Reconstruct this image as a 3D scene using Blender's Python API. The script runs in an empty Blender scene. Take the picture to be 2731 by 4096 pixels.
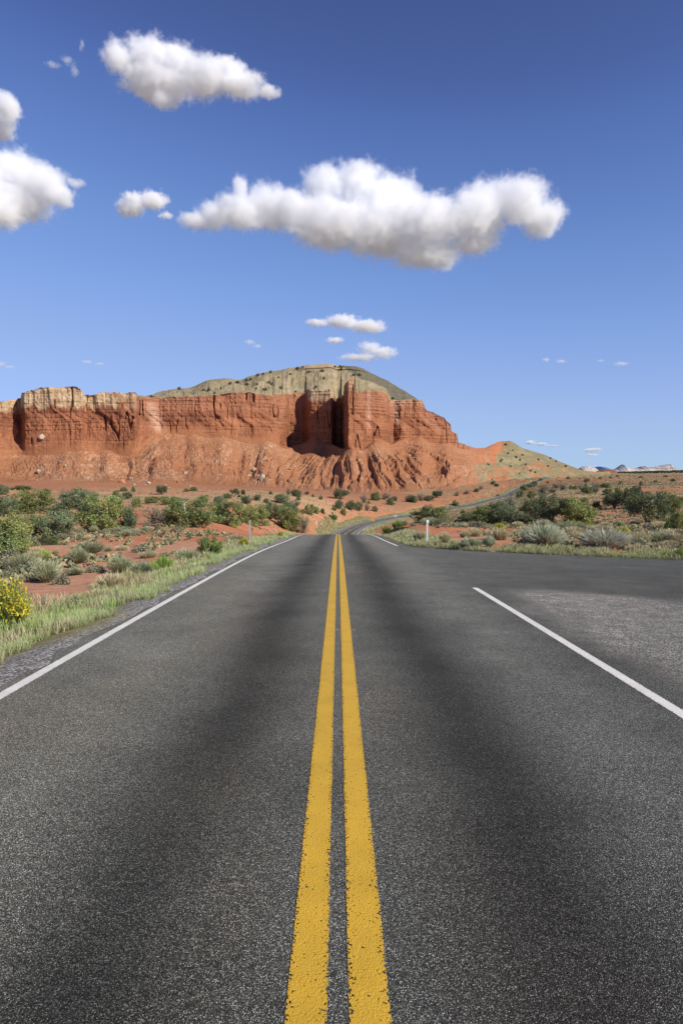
import bpy, bmesh, math, random
import numpy as np
from mathutils import Vector, Matrix, Euler

sc = bpy.context.scene
COL = sc.collection
rng = np.random.default_rng(7)
random.seed(7)

# ------------------------------------------------------------------ camera, sky, sun, exposure
CAM_H = 1.8
PITCH = math.radians(3.36)      # looking slightly down
YAW = math.radians(0.30)        # looking slightly to the right of the road
FPX = 2731.0                    # focal length in pixels of the photograph (2731 x 4096)
cam_d = bpy.data.cameras.new('camera')
cam_d.sensor_fit = 'VERTICAL'; cam_d.sensor_height = 36.0; cam_d.lens = 24.0
cam_d.clip_start = 0.05; cam_d.clip_end = 60000
cam = bpy.data.objects.new('camera', cam_d); COL.objects.link(cam)
cam.location = (0, 0, CAM_H)
cam.rotation_euler = (math.pi/2 - PITCH, 0, -YAW)
sc.camera = cam

SUN_EL, SUN_AZ = math.radians(33.5), math.radians(127)     # azimuth clockwise from +Y (the road)
w = bpy.data.worlds.new('World'); sc.world = w; w.use_nodes = True
nt = w.node_tree
sky = nt.nodes.new('ShaderNodeTexSky'); sky.sky_type = 'NISHITA'; sky.sun_disc = False
sky.sun_elevation = SUN_EL; sky.sun_rotation = SUN_AZ
sky.altitude = 1900; sky.air_density = 1.0; sky.dust_density = 0.0; sky.ozone_density = 6.0
bg = nt.nodes['Background']; bg.inputs['Strength'].default_value = 0.124
def _scale(f):
    o = nt.nodes.new('ShaderNodeVectorMath'); o.operation = 'SCALE'; o.inputs['Scale'].default_value = f; return o
sk1, sk2 = _scale(0.1), _scale(10.0)
crv = nt.nodes.new('ShaderNodeRGBCurve')                 # deeper zenith, less glare at the horizon
for ch, pts in enumerate([[(.052, .041), (.070, .071), (.108, .126), (.203, .209), (.5, .272)],
                          [(.108, .072), (.140, .125), (.217, .217), (.393, .314), (.62, .380)],
                          [(.243, .205), (.304, .316), (.435, .455), (.600, .540), (.64, .545)]]):
    c = crv.mapping.curves[ch]
    for x, y in pts: c.points.new(x, y)
    c.points[-1].location = (1.0, pts[-1][1]*1.25)
    for q in c.points: q.handle_type = 'AUTO_CLAMPED'
crv.mapping.update()
nt.links.new(sky.outputs['Color'], sk1.inputs[0]); nt.links.new(sk1.outputs[0], crv.inputs['Color'])
nt.links.new(crv.outputs['Color'], sk2.inputs[0]); nt.links.new(sk2.outputs[0], bg.inputs['Color'])
sl = bpy.data.lights.new('sun', 'SUN'); sl.energy = 4.9; sl.angle = math.radians(0.53); sl.color = (1.0, 0.93, 0.82)
sun = bpy.data.objects.new('sun', sl); COL.objects.link(sun)
SUNV = Vector((math.sin(SUN_AZ)*math.cos(SUN_EL), math.cos(SUN_AZ)*math.cos(SUN_EL), math.sin(SUN_EL)))
sun.rotation_euler = (-SUNV).to_track_quat('-Z', 'Y').to_euler()
sc.view_settings.view_transform = 'Standard'; sc.view_settings.look = 'None'
sc.view_settings.exposure = 0.28; sc.view_settings.gamma = 1.0
sc.cycles.volume_bounces = 24; sc.cycles.max_bounces = 24
sc.cycles.diffuse_bounces = 3; sc.cycles.glossy_bounces = 2; sc.cycles.transparent_max_bounces = 12
sc.cycles.volume_step_rate = 0.3; sc.cycles.volume_max_steps = 512
sc.cycles.use_denoising = True

# ------------------------------------------------------------------ helpers
CP, SP, CY, SY = math.cos(PITCH), math.sin(PITCH), math.cos(YAW), math.sin(YAW)
def ray(u, v):
    """direction through a point of the photograph, scaled so that its forward part is 1"""
    a = (np.asarray(u, float) - 1365.5)/FPX; b = (2048.0 - np.asarray(v, float))/FPX
    y = CP + b*SP
    x = a/y; z = (b*CP - SP)/y
    return x*CY + SY, CY - x*SY, z
def conv(u, v, d):
    x, y, z = ray(u, v)
    return x*d, y*d, CAM_H + z*d

def _h(ix, iy, iz, s):
    n = (ix*374761393 + iy*668265263 + iz*2147483647*3 + s*1274126177) & 0xffffffff
    n = ((n ^ (n >> 13))*1274126177) & 0xffffffff
    n = ((n ^ (n >> 15))*2246822519) & 0xffffffff
    return ((n ^ (n >> 16)) & 0xffffff)/float(0xffffff)
def noise(x, y=0.0, z=0.0, s=0):
    """value noise in 0..1 on arrays"""
    x, y, z = np.broadcast_arrays(np.asarray(x, float), np.asarray(y, float), np.asarray(z, float))
    ix, iy, iz = np.floor(x).astype(np.int64), np.floor(y).astype(np.int64), np.floor(z).astype(np.int64)
    fx, fy, fz = x-ix, y-iy, z-iz
    fx, fy, fz = [f*f*f*(f*(f*6-15)+10) for f in (fx, fy, fz)]
    r = 0
    for a in (0, 1):
        wx = fx if a else 1-fx
        for b in (0, 1):
            wy = fy if b else 1-fy
            for c in (0, 1):
                wz = fz if c else 1-fz
                r = r + wx*wy*wz*_h(ix+a, iy+b, iz+c, s)
    return r
def fbm(x, y=0.0, z=0.0, s=0, o=4, g=0.5):
    r, a, t = 0, 1.0, 0
    for k in range(o):
        f = 2.03**k
        r = r + a*noise(np.asarray(x)*f, np.asarray(y)*f, np.asarray(z)*f, s+k*17); t += a; a *= g
    return r/t
def sstep(a, b, x):
    t = np.clip((np.asarray(x, float)-a)/(b-a), 0, 1); return t*t*(3-2*t)
def curve(pts, x):
    p = np.array(pts, float); return np.interp(x, p[:, 0], p[:, 1])
def gsmooth(a, n):
    if n < 1: return a
    k = np.exp(-0.5*(np.arange(-3*n, 3*n+1)/n)**2); k /= k.sum()
    return np.convolve(np.pad(a, 3*n, mode='edge'), k, mode='valid')

def mesh_np(name, V, F, mats=(), smooth=False, mi=None):
    """mesh from numpy vertices and equal-sided faces"""
    V = np.ascontiguousarray(V, np.float32); F = np.ascontiguousarray(F, np.int32)
    me = bpy.data.meshes.new(name)
    n, k = F.shape
    me.vertices.add(len(V)); me.vertices.foreach_set('co', V.ravel())
    me.loops.add(n*k); me.loops.foreach_set('vertex_index', F.ravel())
    me.polygons.add(n); me.polygons.foreach_set('loop_start', np.arange(0, n*k, k, dtype=np.int32))
    try: me.polygons.foreach_set('loop_total', np.full(n, k, np.int32))
    except Exception: pass
    if mi is not None: me.polygons.foreach_set('material_index', np.ascontiguousarray(mi, np.int32))
    me.polygons.foreach_set('use_smooth', np.full(n, smooth, bool))
    for m in mats: me.materials.append(m)
    me.update(calc_edges=True)
    return me
def vcol(me, name, C):
    C = np.asarray(C, np.float32)
    if C.ndim == 1:
        a = me.attributes.new(name, 'FLOAT', 'POINT'); a.data.foreach_set('value', C)
    else:
        a = me.attributes.new(name, 'FLOAT_COLOR', 'POINT')
        a.data.foreach_set('color', np.concatenate([C, np.ones((len(C), 1), np.float32)], 1).astype(np.float32).ravel())
def grid_faces(nr, nc):
    i = np.arange(nr-1)[:, None]*nc + np.arange(nc-1)[None, :]
    i = i.ravel()
    return np.stack([i, i+1, i+nc+1, i+nc], 1)
def link(name, me, parent=None, kind=None, **k):
    o = bpy.data.objects.new(name, me); COL.objects.link(o)
    if parent is not None: o.parent = parent
    if kind: o['kind'] = kind
    for a, b in k.items(): o[a] = b
    return o
def thing(name, loc, label, cat, group=None, rz=0.0):
    o = bpy.data.objects.new(name, None); COL.objects.link(o); o.location = loc; o.rotation_euler = (0, 0, rz)
    o.empty_display_size = 0.2
    o['label'] = label; o['category'] = cat
    if group: o['group'] = group
    return o
def tag(o, label, cat, group=None):
    o['label'] = label; o['category'] = cat
    if group: o['group'] = group
    return o

class NT:
    """small wrapper for building a material's nodes"""
    def __init__(s, name):
        s.m = bpy.data.materials.new(name); s.m.use_nodes = True; s.t = s.m.node_tree
        s.t.nodes.clear(); s.out = s.n('ShaderNodeOutputMaterial')
    def n(s, typ, **k):
        o = s.t.nodes.new(typ)
        for a, b in k.items(): setattr(o, a, b)
        return o
    def put(s, sock, val):
        if isinstance(val, bpy.types.NodeSocket): s.t.links.new(val, sock)
        elif isinstance(val, tuple) and sock.type == 'RGBA' and len(val) == 3: sock.default_value = (*val, 1)
        else: sock.default_value = val
    def math(s, op, a, b=0.0, c=None, clamp=False):
        o = s.n('ShaderNodeMath', operation=op, use_clamp=clamp)
        s.put(o.inputs[0], a); s.put(o.inputs[1], b)
        if c is not None: s.put(o.inputs[2], c)
        return o.outputs[0]
    def vmath(s, op, a, b=(0, 0, 0)):
        o = s.n('ShaderNodeVectorMath', operation=op); s.put(o.inputs[0], a); s.put(o.inputs[1], b); return o
    def mix(s, f, a, b, blend='MIX'):
        o = s.n('ShaderNodeMix', data_type='RGBA', blend_type=blend, clamp_factor=True)
        s.put(o.inputs[0], f); s.put(o.inputs[6], a); s.put(o.inputs[7], b); return o.outputs[2]
    def ramp(s, f, stops, interp='LINEAR'):
        o = s.n('ShaderNodeValToRGB'); r = o.color_ramp; r.interpolation = interp
        while len(r.elements) < len(stops): r.elements.new(0.5)
        for e, (p, c) in zip(r.elements, stops):
            e.position = p; e.color = (*c, 1) if isinstance(c, tuple) else (c, c, c, 1)
        s.put(o.inputs[0], f); return o.outputs[0]
    def mapr(s, v, a, b, c, d):
        o = s.n('ShaderNodeMapRange'); s.put(o.inputs[0], v)
        for i, x in enumerate((a, b, c, d)): o.inputs[i+1].default_value = x
        return o.outputs[0]
    def noise(s, vec, scale, detail=3, rough=0.5, out=0, dist=0.0):
        o = s.n('ShaderNodeTexNoise'); s.put(o.inputs['Vector'], vec); o.inputs['Scale'].default_value = scale
        o.inputs['Detail'].default_value = detail; o.inputs['Roughness'].default_value = rough; o.inputs['Distortion'].default_value = dist
        return o.outputs[out]
    def voro(s, vec, scale, feature='F1', out='Distance', rand=1.0):
        o = s.n('ShaderNodeTexVoronoi', feature=feature); s.put(o.inputs['Vector'], vec); o.inputs['Scale'].default_value = scale
        o.inputs['Randomness'].default_value = rand
        return o.outputs[out]
    def attr(s, name, out='Color', typ='GEOMETRY'):
        o = s.n('ShaderNodeAttribute', attribute_name=name, attribute_type=typ); return o.outputs[out]
    def pos(s): return s.n('ShaderNodeNewGeometry').outputs['Position']
    def obj(s): return s.n('ShaderNodeTexCoord').outputs['Object']
    def bump(s, h, strength, dist):
        o = s.n('ShaderNodeBump'); o.inputs['Strength'].default_value = strength; o.inputs['Distance'].default_value = dist
        s.put(o.inputs['Height'], h); return o.outputs[0]
    def principled(s, color, rough=0.9, normal=None, spec=0.2, **k):
        p = s.n('ShaderNodeBsdfPrincipled'); s.put(p.inputs['Base Color'], color); s.put(p.inputs['Roughness'], rough)
        s.put(p.inputs['Specular IOR Level'], spec)
        if normal is not None: s.put(p.inputs['Normal'], normal)
        for a, b in k.items(): s.put(p.inputs[a], b)
        return p.outputs[0]
    def done(s, surf=None, vol=None):
        if surf is not None: s.t.links.new(surf, s.out.inputs['Surface'])
        if vol is not None: s.t.links.new(vol, s.out.inputs['Volume'])
        return s.m

# ------------------------------------------------------------------ road line in plan and profile
_ry = np.arange(-60, 1101, 1.0)
_rx = gsmooth(curve([(-60, 0), (70, 0.0), (120, 0.0), (185, 1.9), (225, 6.0), (260, 11.6), (320, 24), (380, 43), (430, 65), (480, 95), (570, 140), (680, 186), (850, 257), (1100, 350)], _ry), 12)
_rz = gsmooth(curve([(-60, 2.5), (0, 0.0), (10, -0.45), (20, -0.95), (27, -1.36), (33.5, -1.82), (45, -2.66), (52, -3.1), (61, -3.8), (70, -4.6), (80, -5.6), (100, -7.9), (130, -11.5), (160, -13.6), (185, -14.8), (260, -17.7), (320, -20.0), (380, -22.0), (430, -22.2), (480, -21.2), (570, -18.2), (680, -12.2), (850, -5.9), (900, -5.2), (1100, -9.0)], _ry), 3)
def road_x(y): return np.interp(y, _ry, _rx)
def road_z(y): return np.interp(y, _ry, _rz)
def road_dx(y): return (road_x(np.asarray(y)+2.0)-road_x(np.asarray(y)-2.0))/4.0
def side_far(x):   # far edge of the side road's mouth
    return curve([(3.3, 36), (3.6, 33.5), (4.1, 31.3), (5.2, 28.9), (8.1, 26.2), (12, 24.1), (30, 14.5), (90, -18)], x)
def side_near(x):
    return curve([(3.3, -8), (3.6, -5), (5, -1.5), (8, -1.0), (12, -3.5), (30, -13), (90, -45)], x)

# ------------------------------------------------------------------ the mesa: features along the skyline of the photograph
M_FOOT = [(-900, 1930), (0, 1928), (400, 1930), (700, 1936), (1000, 1950), (1200, 1966), (1500, 1980), (1700, 1972), (1900, 1945), (2000, 1927), (2100, 1915), (2200, 1908), (2330, 1900), (2440, 1897)]
M_BASE = [(-900, 1800), (0, 1822), (100, 1815), (300, 1805), (500, 1815), (580, 1790), (620, 1770), (700, 1735), (850, 1742), (1000, 1755), (1150, 1783), (1250, 1782), (1340, 1794), (1391, 1800), (1460, 1797), (1510, 1776), (1600, 1757), (1700, 1768), (1825, 1777), (1860, 1800), (1903, 1815), (2000, 1830), (2088, 1840), (2177, 1855), (2305, 1885), (2440, 1896)]
M_RIM = [(-900, 1600), (-300, 1625), (0, 1606), (60, 1600), (92, 1592), (97, 1568), (140, 1562), (175, 1548), (230, 1551), (300, 1547), (338, 1558), (344, 1580), (380, 1578), (430, 1569), (500, 1571), (545, 1564), (551, 1566), (556, 1586), (650, 1591), (750, 1586), (850, 1582), (920, 1572), (1000, 1569), (1020, 1573), (1090, 1582), (1130, 1575), (1180, 1573), (1222, 1572), (1232, 1556), (1270, 1560), (1330, 1554), (1336, 1575), (1342, 1592), (1372, 1590), (1376, 1545), (1384, 1532), (1400, 1516), (1408, 1514), (1414, 1524), (1417, 1560), (1430, 1572), (1452, 1564), (1475, 1559), (1520, 1566), (1548, 1575), (1556, 1599), (1600, 1600), (1640, 1595), (1684, 1598), (1692, 1615), (1702, 1640), (1742, 1655), (1775, 1675), (1799, 1700), (1803, 1725), (1824, 1733), (1828, 1768), (1860, 1778), (1903, 1793), (1941, 1790), (1992, 1766), (2037, 1763), (2060, 1775), (2088, 1793), (2177, 1819), (2241, 1848), (2305, 1873), (2343, 1886), (2394, 1894), (2440, 1899)]
M_TOP = [(-900, 1590), (-300, 1632), (92, 1612), (340, 1600), (560, 1592), (600, 1585), (640, 1567), (700, 1556), (760, 1552), (800, 1537), (835, 1520), (900, 1513), (950, 1517), (965, 1522), (1000, 1505), (1060, 1489), (1120, 1481), (1160, 1471), (1190, 1472), (1212, 1462), (1260, 1459), (1320, 1457), (1350, 1464), (1420, 1466), (1461, 1469), (1466, 1490), (1540, 1518), (1600, 1553), (1660, 1591), (1700, 1640), (1760, 1690), (1830, 1790), (1903, 1812), (2037, 1790), (2305, 1890), (2440, 1905)]
M_DC = [(-900, 600), (-60, 618), (20, 640), (60, 655), (92, 662), (100, 640), (200, 636), (330, 640), (346, 650), (420, 652), (548, 648), (560, 668), (640, 690), (700, 690), (850, 696), (1000, 706), (1100, 716), (1148, 740), (1160, 764), (1222, 772), (1229, 760), (1237, 752), (1290, 747), (1328, 742), (1334, 754), (1342, 774), (1366, 774), (1375, 735), (1389, 684), (1425, 691), (1470, 700), (1548, 716), (1558, 742), (1572, 752), (1600, 748), (1690, 756), (1800, 770), (1828, 778), (1860, 800), (1903, 850), (2000, 930), (2088, 950), (2200, 980), (2440, 1050)]
M_DF = [(-900, 500), (0, 520), (400, 535), (700, 545), (1000, 530), (1200, 515), (1400, 505), (1600, 520), (1800, 580), (1900, 650), (2000, 760), (2100, 860), (2200, 920), (2440, 1040)]

# ------------------------------------------------------------------ terrain: natural ground as a smooth surface through surveyed points
CTRL = []
for u, v, d in [
    (-1200, 2400, 14), (-1200, 2200, 30), (-1200, 2080, 65), (-1200, 1985, 180), (-1200, 1940, 450),
    (-400, 2400, 14.5), (0, 2400, 15), (200, 2310, 20), (0, 2250, 26), (300, 2200, 32), (650, 2180, 36), (0, 2150, 42), (500, 2150, 42), (850, 2150, 43),
    (0, 2100, 60), (400, 2115, 56), (850, 2104, 62), (1150, 2116, 66), (0, 2040, 105), (400, 2045, 100), (750, 2060, 95), (1000, 2045, 120),
    (0, 2000, 160), (400, 2000, 165), (800, 2006, 180), (1150, 2015, 200), (0, 1965, 320), (400, 1966, 330), (800, 1966, 350), (1050, 1978, 330), (1200, 1985, 330),
    (0, 1942, 440), (500, 1944, 440), (900, 1954, 440), (1150, 1974, 420),
    (1270, 2100, 150), (1270, 2058, 200), (1330, 2070, 215), (1350, 2040, 265), (1430, 2066, 280), (1500, 2040, 350), (1600, 2040, 395), (1700, 2022, 430), (1320, 2000, 340), (1500, 1998, 440), (1700, 1998, 475), (1800, 1988, 510), (1880, 1972, 560), (1960, 1950, 640),
    (1750, 2155, 36), (2000, 2182, 31), (2400, 2196, 29.5), (2731, 2206, 28), (3600, 2215, 26),
    (1700, 2104, 64), (1600, 2106, 68), (1640, 2102, 70), (1560, 2120, 75), (1850, 2102, 62), (2000, 2122, 50), (2400, 2126, 48), (2731, 2135, 45), (3600, 2140, 45),
    (2150, 2100, 66), (2300, 2102, 65), (2565, 2098, 66), (2731, 2105, 62), (3600, 2105, 62),
    (1720, 2085, 90), (1800, 2078, 95), (1950, 2064, 110), (2120, 2050, 120), (2300, 2045, 112), (2450, 2034, 118), (2700, 2040, 105), (3600, 2040, 105),
    (1850, 2060, 220), (2000, 2030, 260), (2150, 1995, 300), (2350, 1995, 270), (2600, 1990, 260), (2731, 1995, 240), (3600, 1995, 240),
    (2080, 1985, 420), (2250, 1958, 430), (2500, 1955, 430), (2731, 1950, 430), (3600, 1950, 430), (2150, 1950, 580), (2200, 1940, 640), (2500, 1926, 700), (2731, 1922, 700), (3600, 1920, 700),
    (2250, 1912, 930), (2450, 1903, 1100), (2731, 1900, 1100), (3600, 1900, 1100), (2400, 1895, 1700), (2731, 1889, 1700), (2400, 1893, 3000), (2731, 1880, 3000), (3600, 1880, 3000),
    (2400, 1893, 6000), (3000, 1889, 6000),
    (-1200, 1900, 900), (0, 1900, 900), (1000, 1910, 900), (1800, 1910, 1000), (-1200, 1895, 3000), (500, 1895, 3000), (1500, 1895, 3000), (1500, 1893, 6000), (-1200, 1893, 6000)]:
    CTRL.append(conv(u, v, d))
for u in (-1200, -600, 0, 300, 600, 900, 1100, 1300, 1450, 1600, 1750, 1900, 2000, 2100, 2200, 2330):
    CTRL.append(conv(u, curve(M_FOOT, u), curve(M_DF, u)))
for y in (50, 60, 75, 100, 130, 160, 185, 220, 260, 320, 380, 430, 480, 570, 680, 850):
    for s in (-1, 1):
        if 45 < y < 140 and s > 0: continue
        CTRL.append((float(road_x(y))+s*(8 if y < 140 else 5), y, float(road_z(y))-0.2))
CTRL = np.array([[float(c) for c in p] for p in CTRL])
def _pq(x, y):
    r = np.hypot(x, y)
    return np.arctan2(x, y)*3.0, np.log(np.maximum(r, 1.0)), r
_a, _l, _r = _pq(CTRL[:, 0], CTRL[:, 1])
_s = (CTRL[:, 2]-CAM_H)/_r
def _phi(r2): return np.where(r2 > 1e-12, 0.5*r2*np.log(np.maximum(r2, 1e-12)), 0.0)
_K = _phi((_a[:, None]-_a[None])**2 + (_l[:, None]-_l[None])**2) + np.eye(len(_a))*2e-3
_P = np.stack([np.ones_like(_a), _a, _l], 1)
_W = np.linalg.solve(np.block([[_K, _P], [_P.T, np.zeros((3, 3))]]), np.concatenate([_s, np.zeros(3)]))
def natural(x, y):
    a, l, r = _pq(x, y)
    a = np.clip(a, -2.3, 2.3)
    l = np.clip(l, math.log(12), math.log(7000))
    sh = a.shape; a, l = a.ravel(), l.ravel(); out = np.zeros_like(a)
    for i in range(0, len(a), 20000):
        q = slice(i, i+20000)
        out[q] = _phi((a[q, None]-_a[None])**2 + (l[q, None]-_l[None])**2) @ _W[:-3] + _W[-3] + _W[-2]*a[q] + _W[-1]*l[q]
    z = CAM_H + out.reshape(sh)*r
    near = np.where(y > -60, np.interp(y, _ry, _rz), 2.5) - 0.32
    f = sstep(13, 26, r)*sstep(-5, 12, y)
    return near*(1-f) + z*f
def ground_z(x, y, rough=True):
    x = np.asarray(x, float); y = np.asarray(y, float)
    z = natural(x, y)
    r = np.hypot(x, y)
    if rough:
        amp = sstep(12, 60, r)
        z = z + amp*((fbm(x/9, y/9, s=3)-0.5)*0.5 + sstep(120, 300, r)*(fbm(x/45, y/45, s=5)-0.5)*4.0*(1-sstep(900, 2500, r)))
        z = z + sstep(6, 14, r)*(fbm(x/1.6, y/1.6, s=9, o=3)-0.5)*0.12
    # the road bed
    dist = np.abs(x-road_x(y))/np.sqrt(1+road_dx(y)**2)
    wd = np.where(y < 50, 1.6, np.where(x > road_x(y), 2.6, 4.0)) + sstep(170, 260, y)*2
    cut = (x > road_x(y))*sstep(54, 58, y)*(1-sstep(82, 90, y))
    k = 1-sstep(3.5+1.5*cut, 3.5+1.5*cut+wd*(1-cut)+.8*cut, dist+cut*(fbm(y/4, s=14)-.5)*1.6)
    k = np.where((y > -60) & (y < 1000), k, 0)
    bed = road_z(y) - 0.10 + 0.076*sstep(3.1, 3.36, dist)*(y < 50)*(x < road_x(y)) - 0.25*sstep(100, 300, y) - .7*cut*sstep(3.5, 4.6, dist)
    z = z*(1-k) + bed*k
    # bed of the side road
    e = np.minimum(side_far(x)-y, y-side_near(x))
    k2 = sstep(-1.6, 0.0, e)*sstep(3.0, 3.6, x)
    z = z*(1-k2) + (side_z(x, y)-0.10)*k2
    return z
def side_z(x, y):
    return road_z(y) - 0.012*np.maximum(x-3.6, 0)

# ------------------------------------------------------------------ ground sheet
def build_ground():
    az = np.radians(np.concatenate([np.arange(-180, -34, 2.5), np.arange(-34, 34, 0.15), np.arange(34, 180.1, 2.5)]))
    az[-1] = math.pi; az[0] = -math.pi
    rr = np.concatenate([[0.0, 0.8], np.geomspace(1.6, 9000, 640)])
    A, R = np.meshgrid(az, rr)
    X, Y = R*np.sin(A), R*np.cos(A)
    Z = ground_z(X.ravel(), Y.ravel()).reshape(X.shape)
    V = np.stack([X, Y, Z], -1).reshape(-1, 3)
    F = grid_faces(len(rr), len(az))[:, ::-1]
    x, y = V[:, 0], V[:, 1]; r = np.hypot(x, y)
    n1, n2, n3 = fbm(x/14, y/14, s=21), fbm(x/3.5, y/3.5, s=22), fbm(x/60, y/60, s=23)
    red, sand, scrub, dark = np.array([.47, .198, .098]), np.array([.51, .29, .18]), np.array([.37, .285, .15]), np.array([.36, .15, .082])
    lm = lambda a, b, f: a + (b-a)*f[:, None]
    C = np.broadcast_to(red, V.shape)
    C = lm(C, sand, 0.75*sstep(.45, .66, n1)*sstep(8, 20, r))
    C = lm(C, dark, 0.5*sstep(.56, .72, n2))
    C = lm(C, scrub, 0.72*sstep(.42, .60, 0.6*n3+0.4*n2)*sstep(60, 130, r))
    C = lm(C, np.array([.345, .155, .08]), 0.85*sstep(330, 470, r+(n1-.5)*120)*(x < 260)*(y > 0))
    C = lm(C, np.array([.33, .165, .095]), 0.75*sstep(350, 800, r)*(x > 60)*(y > 0))
    C = lm(C, np.array([.31, .25, .13]), 0.75*sstep(.44, .58, fbm(x/70, y/160, s=24)*.6+n1*.4)*sstep(90, 200, r)*(x > 30)*(y > 0))
    # bare cut banks beside the road in the valley stay red
    dist = np.abs(x-road_x(y))/np.sqrt(1+road_dx(y)**2)
    bank = (1-sstep(9, 16, dist))*sstep(45, 60, y)*(y < 800)
    C = lm(C, np.array([.385, .15, .072]), 0.6*bank*sstep(.4, .6, n2+0.1))
    # grassy verge soil and gravel by the asphalt
    edge = dist - np.where(y < 250, np.where(x < road_x(y), 3.36, 3.6), 4.0)
    e2 = np.where(x > 3, np.minimum(edge, np.maximum(y-side_far(x), side_near(x)-y)), edge)
    verge = (1-sstep(1.2, 3.0, e2 + (n2-.5)*1.5))*(r < 900)
    C = lm(C, np.array([.24, .24, .10]), 0.85*verge)
    gravel = (1-sstep(0.25, 1.1, e2 + (n2-.5)*1.6))*(r < 90)
    out = np.maximum(sstep(.62, .80, np.abs(np.arctan2(x, y)))*sstep(60, 200, r), sstep(1500, 2500, r))
    C = lm(C, np.array([.23, .20, .125]), 0.85*out)
    me = mesh_np('ground', V, F, smooth=True)
    vcol(me, 'col', C); vcol(me, 'gravel', gravel)
    k = NT('desert_soil'); p = k.pos()
    base = k.attr('col')
    f1 = k.noise(p, 2.2, 6, 0.65); base = k.mix(k.mapr(f1, .3, .7, 0, 1), k.mix(1.0, base, (.78, .74, .72), 'MULTIPLY'), k.mix(1.0, base, (1.18, 1.18, 1.2), 'MULTIPLY'))
    f2 = k.voro(p, 7.0); peb = k.ramp(f2, [(0.0, 1.0), (0.16, 1.0), (0.2, 0.0)])
    f3 = k.noise(p, 0.5, 3, .6); peb = k.math('MULTIPLY', peb, k.mapr(f3, .52, .62, 0, .6), clamp=True)
    base = k.mix(peb, base, (.42, .33, .25))
    g = k.voro(p, 45.0, out='Color'); gs = k.n('ShaderNodeSeparateColor'); k.put(gs.inputs[0], g)
    gcol = k.ramp(gs.outputs[0], [(0.0, (.07, .065, .06)), (0.4, (.17, .16, .145)), (0.75, (.33, .31, .28)), (1.0, (.6, .57, .52))])
    base = k.mix(k.attr('gravel', 'Fac'), base, gcol)
    h = k.math('ADD', k.noise(p, 5.0, 8, .7), k.math('MULTIPLY', k.voro(p, 30.0), 0.15))
    k.done(k.principled(base, 0.95, k.bump(h, 0.7, 0.12), 0.1))
    me.materials.append(k.m)
    return link('ground', me, kind='structure')
ground = build_ground()

# ------------------------------------------------------------------ asphalt
def asphalt_material(name, side=False):
    k = NT(name); p = k.pos()
    v = k.n('ShaderNodeTexVoronoi', feature='F1'); k.put(v.inputs['Vector'], p); v.inputs['Scale'].default_value = 185
    s = k.n('ShaderNodeSeparateColor'); k.put(s.inputs[0], v.outputs['Color'])
    stone = k.ramp(s.outputs[0], [(0.0, (.0215, .0218, .019)), (0.45, (.054, .0545, .0475)), (0.72, (.108, .109, .096)), (0.9, (.162, .162, .144)), (1.0, (.34, .338, .305))])
    # tar between the stones
    tar = k.ramp(v.outputs['Distance'], [(0.0, 0.0), (0.42, 0.0), (0.62, 1.0)])
    stone = k.mix(tar, stone, (.016, .0155, .015))
    big = k.noise(p, 1.3, 5, .6); stone = k.mix(1.0, stone, k.ramp(big, [(0.25, .78), (0.75, 1.22)]), 'MULTIPLY')
    tone = k.attr('tone', 'Fac')
    tc = k.n('ShaderNodeCombineColor')
    for i in range(3): k.put(tc.inputs[i], tone)
    stone = k.mix(1.0, stone, tc.outputs[0], 'MULTIPLY')
    if True:
        lv = k.n('ShaderNodeTexVoronoi', feature='F1'); k.put(lv.inputs['Vector'], p); lv.inputs['Scale'].default_value = 58
        ls = k.n('ShaderNodeSeparateColor'); k.put(ls.inputs[0], lv.outputs['Color'])
        lcol = k.ramp(ls.outputs[0], [(0.0, (.15, .14, .12)), (0.35, (.34, .315, .27)), (0.7, (.56, .52, .45)), (1.0, (.78, .735, .645))])
        lcol = k.mix(k.ramp(lv.outputs['Distance'], [(0.0, 0.0), (0.45, 0.0), (0.7, 1.0)]), lcol, (.03, .029, .027))
        stone = k.mix(k.math('MULTIPLY', k.attr('loose', 'Fac'), k.mapr(k.noise(p, 4.0, 4, .6), .35, .65, .35, 1.0), clamp=True), stone, lcol)
        warm = k.attr('warm', 'Fac'); stone = k.mix(warm, stone, k.mix(1.0, stone, (1.10, .99, .92), 'MULTIPLY'))
    h = k.math('SUBTRACT', k.math('MULTIPLY', s.outputs[1], 0.5), k.math('MULTIPLY', v.outputs['Distance'], 1.0))
    k.done(k.principled(stone, 0.88, k.bump(h, 0.8, 0.006), 0.12, **{'Diffuse Roughness': 1.0}))
    return k.m
ASPH = asphalt_material('asphalt')

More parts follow.
